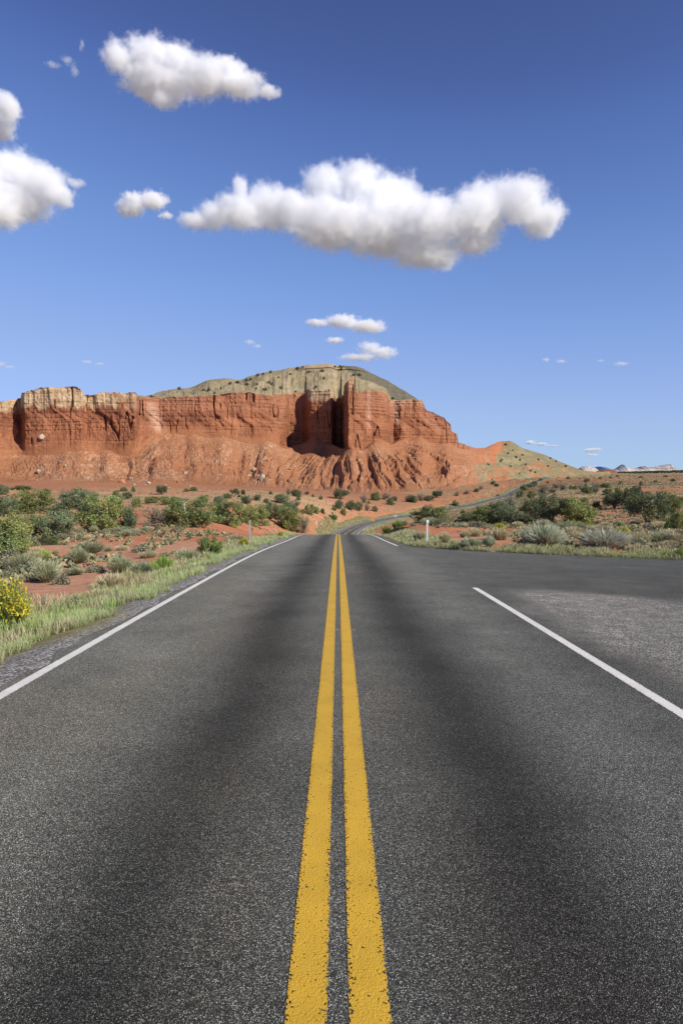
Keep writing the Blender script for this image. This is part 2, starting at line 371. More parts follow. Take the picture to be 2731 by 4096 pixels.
def pale_tongue(x, y, n):
    top = curve([(3.0, 15.0), (3.4, 15.2), (4.9, 14.4), (6.6, 13.3), (12, 10), (30, -1), (90, -36)], x)
    return 1.5*sstep(-.9, 1.3, top-y+(n-.5)*2.6)*sstep(2.95, 4.3, x+(n-.5)*1.0)*(.35+.65*sstep(2, 8, y))*(.55+.9*n)
def road_y():
    return np.concatenate([np.arange(-40, -6, 1.0), np.arange(-6, 40, 0.14), np.arange(40, 90, 0.5), np.arange(90, 902, 2.0)])
def build_road():
    ys = road_y()
    t = np.concatenate([[-1.012], np.linspace(-1, 1, 73), [1.012]])
    Y, T = np.meshgrid(ys, t, indexing='ij')
    HL = curve([(-60, 3.32), (60, 3.4), (200, 4.1), (900, 4.1)], Y); HR = curve([(-60, 3.6), (33, 3.6), (40, 3.45), (60, 3.35), (200, 4.0), (380, 4.2), (520, 5.6), (600, 6.2), (680, 4.3), (900, 4.1)], Y)
    O = np.where(T < 0, T*HL, T*HR)
    wob = (fbm(Y*1.3, np.sign(T)*7, s=31)-.5)*0.35*(np.abs(T) > .96)*(~((T > 0) & (Y < 36)))
    O = O + wob*np.sign(T)
    dx = road_dx(Y); n = np.sqrt(1+dx*dx)
    X = road_x(Y) + O/n; YY = Y - O*dx/n
    Z = road_z(Y) - 0.006*np.abs(O)
    skirt = (np.abs(T) > 1.005); Z = Z - 0.7*skirt
    V = np.stack([X, YY, Z], -1).reshape(-1, 3)
    F = grid_faces(len(ys), len(t))
    # wear: rubber-dark wheel paths, paler worn strips, dark patches, cracks
    o, y = O, Y
    wig = (fbm(y/7, 3.3, s=41)-.5)*0.35
    g = lambda c, s: np.exp(-((o+wig-c)/s)**2)
    n = fbm(y/2.2, o/1.6, s=42)
    tone = 1.84 + 0*o
    tone += 0.45*g(-2.15, .55) + 0.22*g(-3.0, .5) + 0.55*g(2.1, .55) - 0.98*g(-0.92, .46)*(0.60+0.8*n) - 1.0*g(1.0, .46)*(0.60+0.8*n) + 0.08*g(0, .2)
    tone *= 0.86+0.28*n
    for (cx, cy, wx, wy, a) in [(-1.05, 20.5, .35, .35, .45), (-0.55, 30, .5, .5, .25), (1.6, 25, .5, .4, .25), (1.5, 33, .4, .4, .2), (3.2, 21, .5, .4, .35), (-1.9, 31, .9, .15, .35), (2.2, 30.5, .8, .12, .4), (-0.9, 27, .8, .12, .3), (-1.0, 36, 1.0, .15, .3), (0.55, 17.5, .12, .1, .4)]:
        tone -= a*np.exp(-((o-cx)/wx)**2-((y-cy)/wy)**2)
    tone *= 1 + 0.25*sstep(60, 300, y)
    loose = pale_tongue(o, y, n); tone += loose*.35
    # pale seam of the older edge, running on where the side road joins
    sx = curve([(18, 4.6), (20, 4.3), (24, 3.75), (28, 3.35), (31, 3.05), (33, 2.95)], y)
    tone += 0.45*np.exp(-((o-sx)/.09)**2)*sstep(22, 25, y)*(1-sstep(31, 33, y))
    me = mesh_np('road', V, F, [ASPH])
    vcol(me, 'tone', np.clip(tone, .25, 4).ravel()); vcol(me, 'warm', np.clip(sstep(.5, .7, fbm(y/6, o/1.5, s=44))*.5, 0, 1).ravel()); vcol(me, 'loose', np.clip(loose*.8, 0, 1).ravel())
    return link('road', me, kind='structure')
road = build_road()

def build_side_road():
    xs = np.concatenate([np.arange(3.6, 16, 0.12), np.arange(16, 90, 0.8)])
    t = np.concatenate([np.linspace(0, 1, 150), [1.002]])
    X, T = np.meshgrid(xs, t, indexing='ij')
    a, b = side_near(X), side_far(X) + (fbm(X*1.2, 5.0, s=51)-.5)*0.3*sstep(3.6, 4.2, X)
    Y = a + (b-a)*T
    Z = road_z(Y) - 0.006*3.6 - 0.012*(X-3.6)
    Z = Z - 0.7*(T > 1.001)
    V = np.stack([X, Y, Z], -1).reshape(-1, 3)
    F = grid_faces(len(xs), len(t))[:, ::-1]
    n = fbm(Y/2.2, X/1.6, s=42)
    e = b - Y
    tone = 1.75 + 0*X
    # paler chip-sealed tongue between the two roads
    top = curve([(3.6, 19.6), (5.5, 19.2), (8, 17.6), (12, 15.2), (20, 10.6), (90, -30)], X)
    bot = curve([(3.6, 16.5), (5.2, 13.5), (7, 10.0), (9, 6), (12, 0), (90, -60)], X)
    m = sstep(-.6, .9, top-Y+(n-.5)*2.0)*sstep(-1.2, 1.8, Y-bot+(n-.5)*3)
    loose = pale_tongue(X, Y, n); tone += loose*.35
    tone -= 0.25*np.exp(-((e-4.6)/.4)**2)*(n > .45) + 0.15*sstep(0.4, 0, np.abs(top-Y))
    tone *= 0.86+0.28*n
    # outermost strip nearest the main road blends into its tone
    me = mesh_np('side_road', V, F, [ASPH])
    vcol(me, 'tone', np.clip(tone, .3, 4).ravel()); vcol(me, 'warm', np.clip(m*0.2, 0, 1).ravel()); vcol(me, 'loose', np.clip(loose*.8, 0, 1).ravel())
    return link('side_road', me, kind='structure')
side_road = build_side_road()

# ------------------------------------------------------------------ painted lines
def paint_material(name, col, worn):
    k = NT(name); p = k.pos()
    n = k.noise(p, 3.0, 4, .6); c = k.mix(k.mapr(n, .3, .7, 0, 1), col, tuple(x*0.80 for x in col))
    v = k.n('ShaderNodeTexVoronoi', feature='F1'); k.put(v.inputs['Vector'], p); v.inputs['Scale'].default_value = 95
    pit = k.noise(p, 70, 2, .5)
    e = k.attr('edge', 'Fac')                     # 0 in the middle of the stripe, 1 along its borders
    thr = k.math('SUBTRACT', 0.755, k.math('MULTIPLY', k.math('POWER', e, 4.0), 0.20))
    hole = k.math('GREATER_THAN', k.math('ADD', k.math('MULTIPLY', pit, 0.75), k.math('MULTIPLY', v.outputs['Distance'], 0.35)), thr)
    c = k.mix(k.math('MULTIPLY', k.noise(p, 160, 2, .5), 0.35), c, tuple(x*0.55 for x in col))
    h = k.math('ADD', k.math('MULTIPLY', v.outputs['Distance'], -0.8), k.math('MULTIPLY', k.noise(p, 120, 3, .6), 0.7))
    s = k.principled(c, 0.6, k.bump(h, 0.5, 0.005), 0.3)
    tr = k.n('ShaderNodeBsdfTransparent'); mx = k.n('ShaderNodeMixShader')
    k.put(mx.inputs[0], hole); k.t.links.new(s, mx.inputs[1]); k.t.links.new(tr.outputs[0], mx.inputs[2])
    return k.done(mx.outputs[0])
YEL = paint_material('yellow_road_paint', (.70, .415, .035), .1)
WHI = paint_material('white_road_paint', (.83, .79, .70), .1)
def stripe(name, off, width, y0, y1, mat, lift=0.004, seed=0):
    ys = []; y = y0
    while y < y1:
        ys.append(y); y += min(1.0, max(0.010, 0.0016*max(y, 1)**1.6)) if y1-y0 > 3 else 0.05
    ys.append(y1); ys = np.array(ys)
    o0 = off(ys) if callable(off) else np.full_like(ys, off)
    t = np.array([-1, -.85, -.5, 0, .5, .85, 1.0])
    O = o0[:, None] + t[None]*width/2
    j = (noise(ys*60, 0.5, s=seed+1)-.5)*0.004 + (fbm(ys*2, 0.5, s=seed+2)-.5)*0.006
    j2 = (noise(ys*60, 9.5, s=seed+3)-.5)*0.004 + (fbm(ys*2, 9.5, s=seed+4)-.5)*0.006
    O[:, 0] += j; O[:, -1] += j2
    Y = np.repeat(ys[:, None], len(t), 1); dx = road_dx(Y); n = np.sqrt(1+dx*dx)
    V = np.stack([road_x(Y)+O/n, Y-O*dx/n, road_z(Y)-0.006*np.abs(O)+lift+0.012*sstep(80, 300, Y)], -1).reshape(-1, 3)
    me = mesh_np(name, V, grid_faces(len(ys), len(t)), [mat], smooth=True)
    vcol(me, 'edge', np.tile(np.abs(t), len(ys)))
    return link(name, me, kind='structure')
stripe('yellow_road_marking', -0.112, 0.148, -6, 130, YEL, seed=1)
stripe('yellow_road_marking', 0.112, 0.148, -6, 130, YEL, seed=2)
for a, b in ((172, 184), (196, 208), (220, 232), (244, 256), (268, 280)):
    stripe('yellow_road_marking', 0.0, 0.16, a, b, YEL, seed=int(a))
ORA = paint_material('orange_road_paint', (.72, .26, .06), .1)
stripe('orange_road_marking', -0.012, 0.055, 9.54, 9.575, ORA, seed=8); stripe('orange_road_marking', 0.222, 0.05, 9.54, 9.57, ORA, seed=9)
stripe('white_road_marking', lambda y: curve([(-10, -3.17), (70, -3.17), (180, -3.3), (900, -3.3)], y), 0.125, -8, 880, WHI, seed=5)
stripe('white_road_marking', lambda y: 2.95+0*y, 0.125, -8, 14.6, WHI, seed=6)
stripe('white_road_marking', lambda y: curve([(33, 2.92), (60, 2.92), (180, 3.3), (900, 3.3)], y), 0.12, 33.4, 880, WHI, seed=7)

# ------------------------------------------------------------------ the red mesa, its talus, the grey slope on top and the low hill at its right end
def build_mesa():
    us = np.concatenate([np.arange(-880, -60, 8.0), np.arange(-60, 2440, 1.6)])
    sm = lambda pts, s=2: gsmooth(curve(pts, us), s)
    foot, base, rim, top, dc, df = sm(M_FOOT, 20), sm(M_BASE, 8), curve(M_RIM, us), sm(M_TOP, 3), sm(M_DC, 2), sm(M_DF, 20)
    wide = sstep(-60, 40, us)*(1-sstep(1850, 1950, us))
    rim = rim + (fbm(us/9, s=61, o=3)-.5)*7*wide + (noise(us/26, s=62)-.5)*5*wide
    base = base + (fbm(us/60, s=63, o=4)-.5)*64*wide*(1-.6*sstep(1340, 1400, us)*(1-sstep(1460, 1520, us)))
    base = np.minimum(base, foot-12)
    base = np.maximum(base, rim + np.where(us > 1850, 4, 30))
    top = top + (fbm(us/14, s=64, o=3)-.5)*4
    ht = np.maximum((base-rim)/FPX*dc, 1)
    drim = dc + 0.11*ht + np.where(us > 1850, 45, 0)*sstep(1850, 1950, us)
    dben = np.maximum(drim+6, np.interp(us, [-900, 0, 560, 700, 1000, 1340, 1560, 1700, 1830, 2440], [700, 760, 700, 704, 722, 772, 772, 800, 830, 1090]))
    dtop = np.maximum(dben + 20, np.interp(us, [-900, 560, 700, 1000, 1200, 1460, 1470, 1600, 1830, 2440], [900, 880, 900, 900, 890, 860, 900, 880, 900, 1150]))
    zc = lambda v, d: conv(us, v, d)[2]
    # the talus is an apron of its own, smoother in plan than the wall it leans on
    dcs = np.array([dc[max(0, i-16):i+17].min() for i in range(len(dc))]); dcs = gsmooth(dcs, 16)-2.0
    base = gsmooth(base, 9)
    z_foot, z_base, z_rim = zc(foot, df), zc(base, dcs), zc(rim, drim)
    z_ben = zc(np.where((us < 556) | (us > 1690), rim+6, np.minimum(rim+1, curve([(-900, 1640), (556, 1590), (1336, 1590), (1376, 1575), (1548, 1578), (1600, 1600), (1690, 1610), (2440, 1900)], us))), dben)
    z_ben = np.where((us > 1372) & (us < 1420), zc(1580+0*us, dben), z_ben)
    z_top = zc(np.maximum(top, 0), dtop)
    z_ben = np.minimum(z_ben, z_top+3)
    soft = gsmooth(z_ben, 26); z_ben = np.where((us > 560) & (us < 1690), np.minimum(soft, np.maximum(z_ben, soft-2)), z_ben); dben = np.maximum(gsmooth(dben, 24), drim+3); z_top = gsmooth(z_top, 3); dtop = gsmooth(dtop, 20)
    Ht = np.maximum(z_base-z_foot, 1)
    tb = np.clip(1-2.3*Ht/np.maximum(dcs-df, 1), .02, .8)
    NT_, NC, NB, NS, NK = 110, 130, 8, 46, 16
    D, Z, ZONE = [], [], []
    for i in range(4):
        t = i/4; D.append(df-12+12*t); Z.append(z_foot-7+7*t); ZONE.append(np.zeros_like(us))
    for i in range(NT_):
        t = i/NT_; D.append(df+(dcs-df)*t); Z.append(z_foot+(z_base-z_foot)*np.where(t < tb, .16*(t/tb)**1.4, .16+.84*(np.maximum(t-tb, 0)/(1-tb))**1.35)); ZONE.append(0+t+0*us)
    for i in range(NC):
        t = i/NC; D.append(dcs+(dc-dcs)*sstep(0, np.where(us > 1120, .06, .30), t)+(drim-dc)*t); Z.append(z_base+(z_rim-z_base)*t); ZONE.append(1+t+0*us)
    for i in range(NB):
        t = i/NB; D.append(drim+(dben-drim)*t); Z.append(z_rim+(z_ben-z_rim)*t); ZONE.append(2+t+0*us)
    for i in range(NS):
        t = i/NS; D.append(dben+(dtop-dben)*t); Z.append(z_ben+(z_top-z_ben)*t); ZONE.append(3+t+0*us)
    for i in range(NK+1):
        t = i/NK; D.append(dtop+320*t); Z.append(z_top*(1-t*t)+(-12)*t*t+ 0*us); ZONE.append(4+t+0*us)
    D, Z, ZONE = np.array(D), np.array(Z), np.array(ZONE)
    U = np.broadcast_to(us, D.shape); V_ = 1888-(Z-CAM_H)/D*FPX
    talus, cliff, slope = (ZONE < 1), (ZONE >= 1) & (ZONE < 2), (ZONE >= 3)
    tt, ct = np.clip(ZONE, 0, 1), np.clip(ZONE-1, 0, 1)
    right = sstep(1850, 1960, U)
    S = U*0.255                                         # metres along the face
    # cliff relief: buttresses, joints, ledges
    but = (fbm(S/16+1.5*(noise(Z/22, s=70)-.5), Z/95, s=71, o=3)-.5)*15
    rib = np.abs(fbm(S/5.0, Z/40, s=72, o=3)-.5)*2
    crack = np.clip(1-np.abs(fbm(S/8.5, Z/75, s=73, o=2)-.5)*34, 0, 1)*sstep(.50, .66, noise(S/12, Z/16, s=74))
    zs = Z + 1.5*(fbm(S/40, s=75)-.5)
    bands = fbm(zs/1.9, S/120, s=76, o=3)
    ledge = sstep(.40, .60, bands)
    bigl = np.floor(zs/11+fbm(S/30, s=77)*1.4)
    relief = -but*(0.62-.40*sstep(1190, 1230, U)*(1-sstep(1400, 1440, U))) + 1.3*(rib-.5) + 4.2*crack - 0.45*ledge + (fbm(S/2.2, Z/2.6, s=78, o=3)-.5)*1.5
    bw = np.where(U > 1120, sstep(0, .05, ct), sstep(-.03, .30, ct+(noise(S/14, s=92)-.5)*.25))*(1-.55*sstep(.97, 1, ct))
    D2 = D + np.where(cliff, relief*bw, 0)*(1-right)
    lower = np.where(cliff, (1-sstep(.42, .50, ct + (noise(S/9, s=79)-.5)*.3))*(U < 1150), 0)
    D2 = D2 - 1.2*lower*sstep(0, .3, ct)
    # talus and badland gullies: run downslope, fanning out from the tower's foot
    th = np.arctan2(U-1405, (V_-1640))*260
    gco = np.where(U < 900, U, np.where(U > 1200, th+1405, U*(1-(U-900)/300)+(th+1405)*(U-900)/300))
    warp = (fbm(S/16, tt*3.5, s=80)-.5)*(70-35*sstep(950, 1150, U))
    rg = lambda f, s: np.minimum(np.abs(2*fbm((gco+warp)/f, tt*1.3, s=s, o=2)-1)*2.2, 1.0)**.75
    gw = sstep(0, .5, tt)*(1-.9*sstep(.72, 1, tt))
    amp = np.interp(U, [-900, 500, 900, 1150, 1400, 1900, 2000, 2440], [2.6, 2.6, 3.4, 4.2, 5.6, 9.5, 7.0, 2.0])
    fanw = sstep(950, 1150, U)
    gul = rg(110, 81)*1.0 + rg(44, 82)*(.45+.30*fanw) + rg(17, 83)*(.24+.36*fanw)
    Zg = np.where(talus, (gul-0.75)*amp*gw*0.9, 0)
    Zg = Zg + np.where(talus, (fbm(S/1.8, D/2.5, s=94, o=3)-.5)*1.3*sstep(.1, .4, tt), 0)
    Zg = Zg + np.where(talus, ((fbm(S/30, tt*3, s=84)-.5)*7)*gw, 0)
    # little cliff bands inside the talus
    tbd = sstep(.5, .56, tt+(fbm(S/18, s=85)-.5)*.35)*1.0 + sstep(.78, .82, tt+(fbm(S/14, s=86)-.5)*.3)
    D2 = D2 + np.where(talus, tbd*1.8-1.2*sstep(0, .2, tt), 0)*sstep(0, .1, tt)*(1-sstep(.9, 1, tt))
    Zg = Zg + np.where(talus, (sstep(.4, .6, fbm(zs/1.5, S/60, s=93, o=2))-.5)*.9*gw, 0)
    # the right-hand hill: red ribs on its left flank
    hg = rg(52, 87)+rg(22, 88)*.6
    Zg = Zg + np.where(cliff | ((ZONE >= 0) & talus), (hg-.8)*8.0*right*np.sin(np.pi*np.clip(ZONE/2, 0, 1))*(1-.6*sstep(2060, 2140, U)), 0)
    # grey slope on the summit
    Zg = Zg + np.where(slope & (ZONE < 4), ((fbm(U/40, ZONE*3, s=89)-.5)*7 + (fbm(U/60, ZONE*8, s=90)-.5)*3.0)*np.sin(np.pi*np.clip(ZONE-3, 0, 1)), 0)
    cap = np.where((ZONE > 3.86) & (ZONE < 4.02) & (U > 1190) & (U < 1466), 1.0, 0)
    D2 = D2 - cap*3
    Z2 = Z + Zg
    # world positions: keep each column's own azimuth
    x0, y0, _ = ray(us, 1888.0+0*us)
    jit = np.where(cliff, (fbm(S/3.3, Z/9, s=91, o=2)-.5)*1.6, 0)*(1-right)
    X = x0[None]*D2 + jit; Y = y0[None]*D2
    P = np.stack([X, Y, Z2], -1).reshape(-1, 3)
    # ---- rock colours (what each bed of rock is, plus a cloud shadow painted on the summit)
    nA, nB, nC = fbm(S/9, Z/9, D/9, s=101), fbm(S/3, Z/22, s=102), fbm(S/55, Z/30, s=103)
    c = lambda *a: np.array(a)
    lm = lambda A, B, f: A + (B-A)*np.clip(f, 0, 1)[..., None]
    K = np.broadcast_to(c(.315, .13, .062), Z.shape+(3,))
    K = lm(K, c(.335, .15, .078), .8*sstep(.45, .7, nC)*(talus))
    K = lm(K, c(.345, .165, .092), talus*.45*sstep(.50, .60, fbm(zs/2.4, S/60, s=104, o=2)))
    chute = sstep(.60, .68, fbm(gco/90, tt*4, s=105))*sstep(.52, .60, fbm(S/1.6, Z/1.2, D/3, s=106, o=2))
    K = lm(K, c(.62, .44, .30), talus*chute*.30)
    cl = c(.315, .122, .062)
    KC = np.broadcast_to(cl, Z.shape+(3,))
    KC = lm(KC, c(.25, .092, .048), .5*sstep(.46, .66, bands))
    KC = lm(KC, c(.36, .155, .083), .6*sstep(.5, .7, nA))
    vr = V_ - rim[None]                                  # pixels below the rim
    KC = lm(KC, c(.345, .148, .086), .75*(1-sstep(55, 85, vr+(noise(S/10, s=107)-.5)*16))*(U > 556))
    KC = lm(KC, c(.215, .08, .047), .7*sstep(60, 70, vr)*(1-sstep(98, 120, vr))*(U < 900))
    KC = lm(KC, c(.22, .085, .05), .45*sstep(.58, .74, nB))
    KC = lm(KC, c(.50, .30, .21), .75*np.exp(-((U-625-(V_-1680)*.28)/26)**2)*sstep(1602, 1625, V_)*(1-sstep(1740, 1770, V_)))
    KC = lm(KC, c(.50, .27, .19), .7*np.exp(-((U-1474)/9)**2)*(1-sstep(1690, 1740, V_)))
    KC = lm(KC, c(.50, .36, .28), .8*np.exp(-((U-1587)/9)**2)*(1-sstep(1690, 1720, V_)))
    pale = c(.47, .355, .225)
    capm = np.where(U < 92, (1-sstep(1640, 1660, V_))*.75*sstep(.38, .5, nA+.08), 0)
    capm = np.where((U >= 92) & (U < 344), (1-sstep(1616, 1636, V_+(fbm(S/5, Z/9, s=108)-.5)*44))*(.7+.3*sstep(.35, .5, nA)), capm)
    capm = np.where((U >= 344) & (U < 554), (1-sstep(1620, 1646, V_+(fbm(S/6, Z/9, s=122)-.5)*60))*(.85-.5*sstep(440, 520, U)*sstep(1585, 1600, V_))*sstep(.28, .5, nA+.06), capm)
    capm = np.where((U >= 1232) & (U < 1334), (1-sstep(1598, 1612, V_))*.75, capm)
    capm = np.where((U >= 1560) & (U < 1690), (1-sstep(1612, 1630, V_))*.35, capm)
    capm = np.where((U >= 1376) & (U < 1416), (1-sstep(1560, 1575, V_))*.25, capm)
    KC = lm(KC, pale*(0.82+.36*nA[..., None]), capm)
    fine = fbm(zs/.75, S/90, s=113, o=2)
    KC = KC*(1-.30*sstep(.52, .62, fine)*sstep(.3, .6, fbm(S/40, Z/18, s=114))*(1-capm))[..., None]
    jt = np.clip(1-np.abs(fbm(S/4.2, Z/60, s=115, o=2)-.5)*30, 0, 1)*sstep(.45, .6, noise(S/9, Z/14, s=116))
    KC = KC*(1-.35*jt)[..., None]
    blend = sstep(.0, np.where(U > 1120, .05, .22), ct+(fbm(S/8, Z/8, s=117)-.5)*.3)[..., None]
    K = np.where(cliff[..., None], K+(KC-K)*blend, K)
    rub = sstep(.50, .62, fbm(S/2.0, Z/1.6, D/4, s=118, o=3))*sstep(.45, .62, fbm(S/24, D/24, s=119))
    K = lm(K, c(.27, .115, .06), .7*rub*talus); K = lm(K, c(.42, .30, .20), .55*talus*sstep(.60, .68, fbm(S/1.1, Z/.9, D/2, s=120, o=2))*sstep(.5, .65, fbm(S/30, D/30, s=121)))
    # summit slope: grey-green shale with tan ledges, its right side darkened as cloud shadow
    KS = np.broadcast_to(c(.32, .25, .15), Z.shape+(3,))
    KS = lm(KS, c(.25, .215, .11), .7*sstep(.45, .65, fbm(U/50, ZONE*7, s=109)))
    KS = lm(KS, c(.37, .30, .195), .6*sstep(.58, .7, fbm(U/24+ZONE*1.5, ZONE*9, s=110)))
    KS = lm(KS, c(.42, .30, .18), .9*sstep(3.86, 3.9, ZONE)*(ZONE < 4.1)*(U > 1190)*(U < 1466))
    KS = lm(KS, c(.12, .11, .08), .9*sstep(-6, 10, U-np.interp(V_, [1455, 1480, 1520, 1560, 1600], [1352, 1375, 1440, 1540, 1560])))  # cloud shadow on the right-hand slope, painted into the rock colour
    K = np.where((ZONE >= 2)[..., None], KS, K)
    K = np.where(((ZONE >= 2) & (ZONE < 3) & (U < 560))[..., None], pale*.75, K)
    # right-hand hill
    KH = lm(np.broadcast_to(c(.385, .14, .065), Z.shape+(3,)), c(.205, .172, .095), sstep(-22, 22, U-np.interp(V_, [1760, 1800, 1850, 1900], [1990, 2035, 1960, 1915])+(nA-.5)*120+(nC-.5)*160))
    KH = lm(KH, c(.36, .135, .065), .85*sstep(.54, .66, fbm(S/26, Z/7, D/45, s=111)))
    KH = lm(KH, c(.30, .26, .16), .5*sstep(.55, .7, nA))
    K = lm(K, KH, right*(ZONE < 5))
    K = K*.91 + .09*(K @ np.array([.25, .65, .10]))[..., None]*np.array([1.2, 1.05, .6])
    K = K*(0.9+.2*fbm(S/1.7, Z/1.7, s=112, o=2))[..., None]
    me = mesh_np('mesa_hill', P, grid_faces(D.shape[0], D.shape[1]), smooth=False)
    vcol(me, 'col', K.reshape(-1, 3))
    k = NT('mesa_rock'); p = k.pos()
    b = k.attr('col')
    b = k.mix(k.mapr(k.noise(p, .8, 5, .65), .3, .7, 0, 1), k.mix(1.0, b, (.86, .84, .83), 'MULTIPLY'), k.mix(1.0, b, (1.12, 1.12, 1.12), 'MULTIPLY'))
    k.done(k.principled(b, .95, k.bump(k.noise(p, .9, 6, .7), .6, .8), .08))
    me.materials.append(k.m)
    return link('mesa_hill', me, kind='structure')
mesa = build_mesa()

# ------------------------------------------------------------------ where a ray through the photograph meets the land
bpy.context.view_layer.update()
DG = bpy.context.evaluated_depsgraph_get()
def hit(u, v):
    x, y, z = [float(q) for q in ray(u, v)]
    ok, loc, nor, idx, ob, mt = sc.ray_cast(DG, Vector((0, 0, CAM_H)), Vector((x, y, z)).normalized())
    return loc if ok else None
def down(x, y):
    ok, loc, nor, idx, ob, mt = sc.ray_cast(DG, Vector((x, y, 400)), Vector((0, 0, -1)))
    return loc if ok else Vector((x, y, 0))
def pxm(p): return p.y/FPX           # metres covered by one pixel of the photograph at that distance

# ------------------------------------------------------------------ plant materials
def foliage_material(name, translucent=0.25):
    k = NT(name)
    c = k.attr('col')
    oi = k.n('ShaderNodeObjectInfo')
    c = k.mix(1.0, c, oi.outputs['Color'], 'MULTIPLY')
    s = k.principled(c, .75, None, .15)
    t = k.n('ShaderNodeBsdfTranslucent'); k.put(t.inputs[0], c)
    m = k.n('ShaderNodeMixShader'); m.inputs[0].default_value = translucent
    k.t.links.new(s, m.inputs[1]); k.t.links.new(t.outputs[0], m.inputs[2])
    return k.done(m.outputs[0])
FOL = foliage_material('leaf')
def bark_material():
    k = NT('bark'); p = k.obj()
    n = k.noise(k.vmath('MULTIPLY', p, (9, 9, 1.5)).outputs[0], 6, 4, .6)
    c = k.mix(n, (.10, .075, .06), (.28, .24, .20))
    return k.done(k.principled(c, .95, k.bump(n, .6, .02), .05))
BARK = bark_material()

class Parts:
    def __init__(s): s.V, s.F, s.C, s.n = [], [], [], 0
    def quads(s, P, C):
        """P: N x 4 x 3 corners; C: N x 3 colours"""
        N = len(P)
        s.V.append(P.reshape(-1, 3)); s.C.append(np.repeat(C, 4, 0)); s.F.append(np.arange(N*4).reshape(N, 4)+s.n); s.n += N*4
    def leaves(s, cen, size, C, up=0.3, asp=1.6, g=rng):
        N = len(cen)
        a = g.normal(size=(N, 3)); a[:, 2] += up*2.2; a /= np.linalg.norm(a, axis=1)[:, None]
        b = np.cross(a, g.normal(size=(N, 3))); b /= np.linalg.norm(b, axis=1)[:, None]+1e-9
        sz = np.broadcast_to(np.asarray(size), (N,))[:, None]*g.uniform(.6, 1.4, (N, 1))
        a = a*sz*asp*.5; b = b*sz*.5
        s.quads(np.stack([cen-a*.9, cen+b*.9-a*.1, cen+a, cen-b*.9+a*.1], 1), C)
    def blades(s, base, tip, wid, Cb, Ct, bend=0.25, g=rng, seg=2):
        """thin upright strips, pinched at the tip"""
        N = len(base)
        d = tip-base; L = np.linalg.norm(d, axis=1)[:, None]
        side = np.cross(d, g.normal(size=(N, 3))); side /= np.linalg.norm(side, axis=1)[:, None]+1e-9
        mid = base+d*.55; mid[:, 2] += bend*L[:, 0]*.35
        w = np.broadcast_to(np.asarray(wid), (N,))[:, None]
        m = Cb+(Ct-Cb)*.55
        P1 = np.stack([base-side*w*.5, base+side*w*.5, mid+side*w*.42, mid-side*w*.42], 1)
        P2 = np.stack([mid-side*w*.42, mid+side*w*.42, tip+side*w*.12, tip-side*w*.12], 1)
        for P, c0, c1 in ((P1, Cb, m), (P2, m, Ct)):
            s.V.append(P.reshape(-1, 3)); s.C.append(np.stack([c0, c0, c1, c1], 1).reshape(-1, 3))
            s.F.append(np.arange(N*4).reshape(N, 4)+s.n); s.n += N*4
    def tube(s, pts, rad, C, k=6):
        pts = np.asarray(pts, float); n = len(pts)
        tg = np.gradient(pts, axis=0); tg /= np.linalg.norm(tg, axis=1)[:, None]+1e-9
        ref = np.array([.3, .9, .2]); a = np.cross(tg, ref); a /= np.linalg.norm(a, axis=1)[:, None]+1e-9; b = np.cross(tg, a)
        th = np.linspace(0, 2*np.pi, k, endpoint=False)
        R = pts[:, None]+(a[:, None]*np.cos(th)[None, :, None]+b[:, None]*np.sin(th)[None, :, None])*np.asarray(rad)[:, None, None]
        i = np.arange(n-1)[:, None]*k; j = np.arange(k)[None]; j2 = (j+1) % k
        F = np.stack([i+j, i+j2, i+k+j2, i+k+j], -1).reshape(-1, 4)
        s.V.append(R.reshape(-1, 3)); s.F.append(F+s.n); s.C.append(np.tile(np.asarray(C, float), (n*k, 1))); s.n += n*k
    def mesh(s, name, mat, smooth=False):
        me = mesh_np(name, np.concatenate(s.V), np.concatenate(s.F), [mat], smooth=smooth)
        vcol(me, 'col', np.concatenate(s.C)); return me

